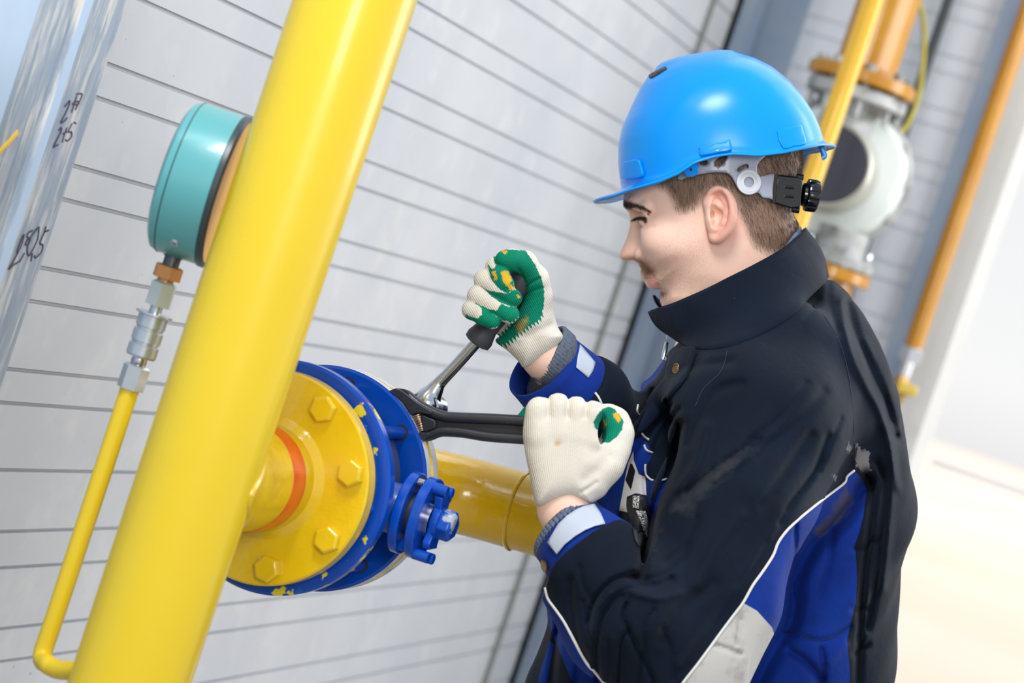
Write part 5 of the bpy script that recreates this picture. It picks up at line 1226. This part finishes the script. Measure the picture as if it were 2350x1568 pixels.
# headband: translucent grey plastic curved round the head
M_band = mat('frosted_plastic', (172, 178, 196), rough=0.35, coat=0.2, trans=0.15)
def bdep(px, py):
    return DH-0.0815*math.sqrt(max(0.05, 1-((px-1655)/232.0)**2.0))-0.001
q = lambda a, b: (1560+a/4.356, 330+b/4.356)
def sheet(poly, holes, m, name, th, par, sub=3, dz=0.0, label=None):
    v, f = drape(None, poly, 0, 6, sub, holes, 1.0, lambda x, y: bdep(x, y)-dz)
    return mesh_obj(name, c2w(v), f, m, par, smooth=40, solid=th, label=label)
band = sheet([q(-20, 350), q(0, 290), q(40, 270), q(120, 200), q(200, 120), q(400, 40), q(700, 60), q(860, 100), q(790, 180), q(768, 230), q(772, 300), q(800, 330), q(900, 305), q(975, 320), q(965, 430), q(945, 555), q(880, 545), q(820, 535), q(780, 490), q(680, 510), q(600, 470), q(555, 400), q(530, 350), q(490, 305), q(430, 288), q(300, 290), q(150, 318), q(60, 345), q(20, 362)],
             [[q(195, 180), q(225, 155), q(262, 160), q(278, 185), q(268, 212), q(240, 220), q(212, 212), q(197, 197)], [q(350, 180), q(380, 145), q(430, 120), q(474, 112), q(460, 160), q(430, 205), q(390, 230), q(355, 222), q(345, 205)], [q(570, 255), q(600, 228), q(650, 206), q(680, 212), q(682, 240), q(640, 252), q(600, 275), q(577, 280)]],
             M_band, 'headband', 0.0016, hat, 2, 0, 'translucent grey headband with oval cut-outs')
rc_ = K(*q(687, 385), bdep(*q(687, 385))-0.002); rn = unit((0.16, 0.02, 1))
v, f = lathe(rc_, rn, [(0.0058, 0), (0.0138, 0), (0.0142, 0.0010), (0.0137, 0.0022), (0.0100, 0.0025), (0.0090, 0.0018), (0.0060, 0.0021), (0.0056, 0.0010)], 56, closed=True)
mesh_obj('pivot_ring', c2w(v), f, mat('milky_plastic', (214, 218, 224), rough=0.35, coat=0.2, trans=0.1), hat, smooth=35)
bq = lambda a, b, z: K(*q(a, b), DH-z)
bxv = []
for z_ in (0.034, 0.070):
    for a, b in ((955, 305), (1180, 332), (1232, 372), (1205, 640), (1112, 648), (925, 590)): bxv.append(bq(a, b, z_-(0.006 if a > 1100 and z_ > .05 else 0)))
n6 = 6; f6 = [tuple(range(5, -1, -1)), tuple(range(6, 12))]+[(i, (i+1) % 6, 6+(i+1) % 6, 6+i) for i in range(6)]
M_gloss = mat('gloss_black_plastic', (14, 14, 17), rough=0.18, coat=0.4)
rat = mesh_obj('ratchet_housing', c2w(np.array(bxv)), f6, M_gloss, hat, smooth=25, bevel=0.0018)
mesh_obj('housing_edge', *[(c2w(a), b) for a, b in [merge(tube([bq(962, 305, .0702), bq(945, 450, .0712), bq(932, 592, .0702)], 0.0028, 8))]][0], M_gloss, rat)
mesh_obj('housing_rib', *[(c2w(a), b) for a, b in [tube([bq(1050, 430, .0690), bq(1140, 440, .0670)], 0.0016, 8)]][0], M_gloss, rat)
mesh_obj('housing_rib', *[(c2w(a), b) for a, b in [tube([bq(1050, 520, .0690), bq(1140, 530, .0670)], 0.0016, 8)]][0], M_gloss, rat)
ka = unit((0.975, -0.150, -0.10)); kc = bq(1228, 505, 0.045)
V = []; nk = 96; prof = [(0.0, 0), (0.0130, 0), (0.0135, 0.003), (0.0180, 0.0045), (0.0186, 0.0060), (0.0186, 0.0150), (0.0178, 0.0168), (0, 0.0172)]
v, f = lathe(kc, ka, prof, nk); c_ = kc
d = v-c_; h_ = d@ka; rad_ = d-np.outer(h_, ka); R_ = np.linalg.norm(rad_, axis=1); th_ = np.arctan2(rad_@frame(ka)[1], rad_@frame(ka)[0])
fac = np.where((R_ > 0.0175) & (h_ > 0.003), 1-0.055*(np.sin(th_*14) > 0.35), 1.0)
v = c_+np.outer(h_, ka)+rad_*fac[:, None]
mesh_obj('ratchet_knob', c2w(v), f, M_gloss, rat, smooth=30)
for a, b in ((1180, 335), (1140, 655)):
    mesh_obj('housing_screw', *[(c2w(x), y) for x, y in [lathe(bq(a, b, .056), ka, [(0, -.002), (.004, -.002), (.004, .006), (0, .006)], 16)]][0], M_gloss, rat)
# crown straps inside the shell
cs = [HP(40, -2, 0.055), HP(60, 50, 0.05), HP(150, 110, 0.03), HP(210, 128, 0.0), HP(280, 110, -0.03), HP(370, 50, -0.05)]
mesh_obj('crown_strap', *[(c2w(a), b) for a, b in [tube(crv(cs, 6), 0.006, 8, sx=0.2)]][0], mat('strap_webbing', (50, 56, 80), rough=0.8), hat)
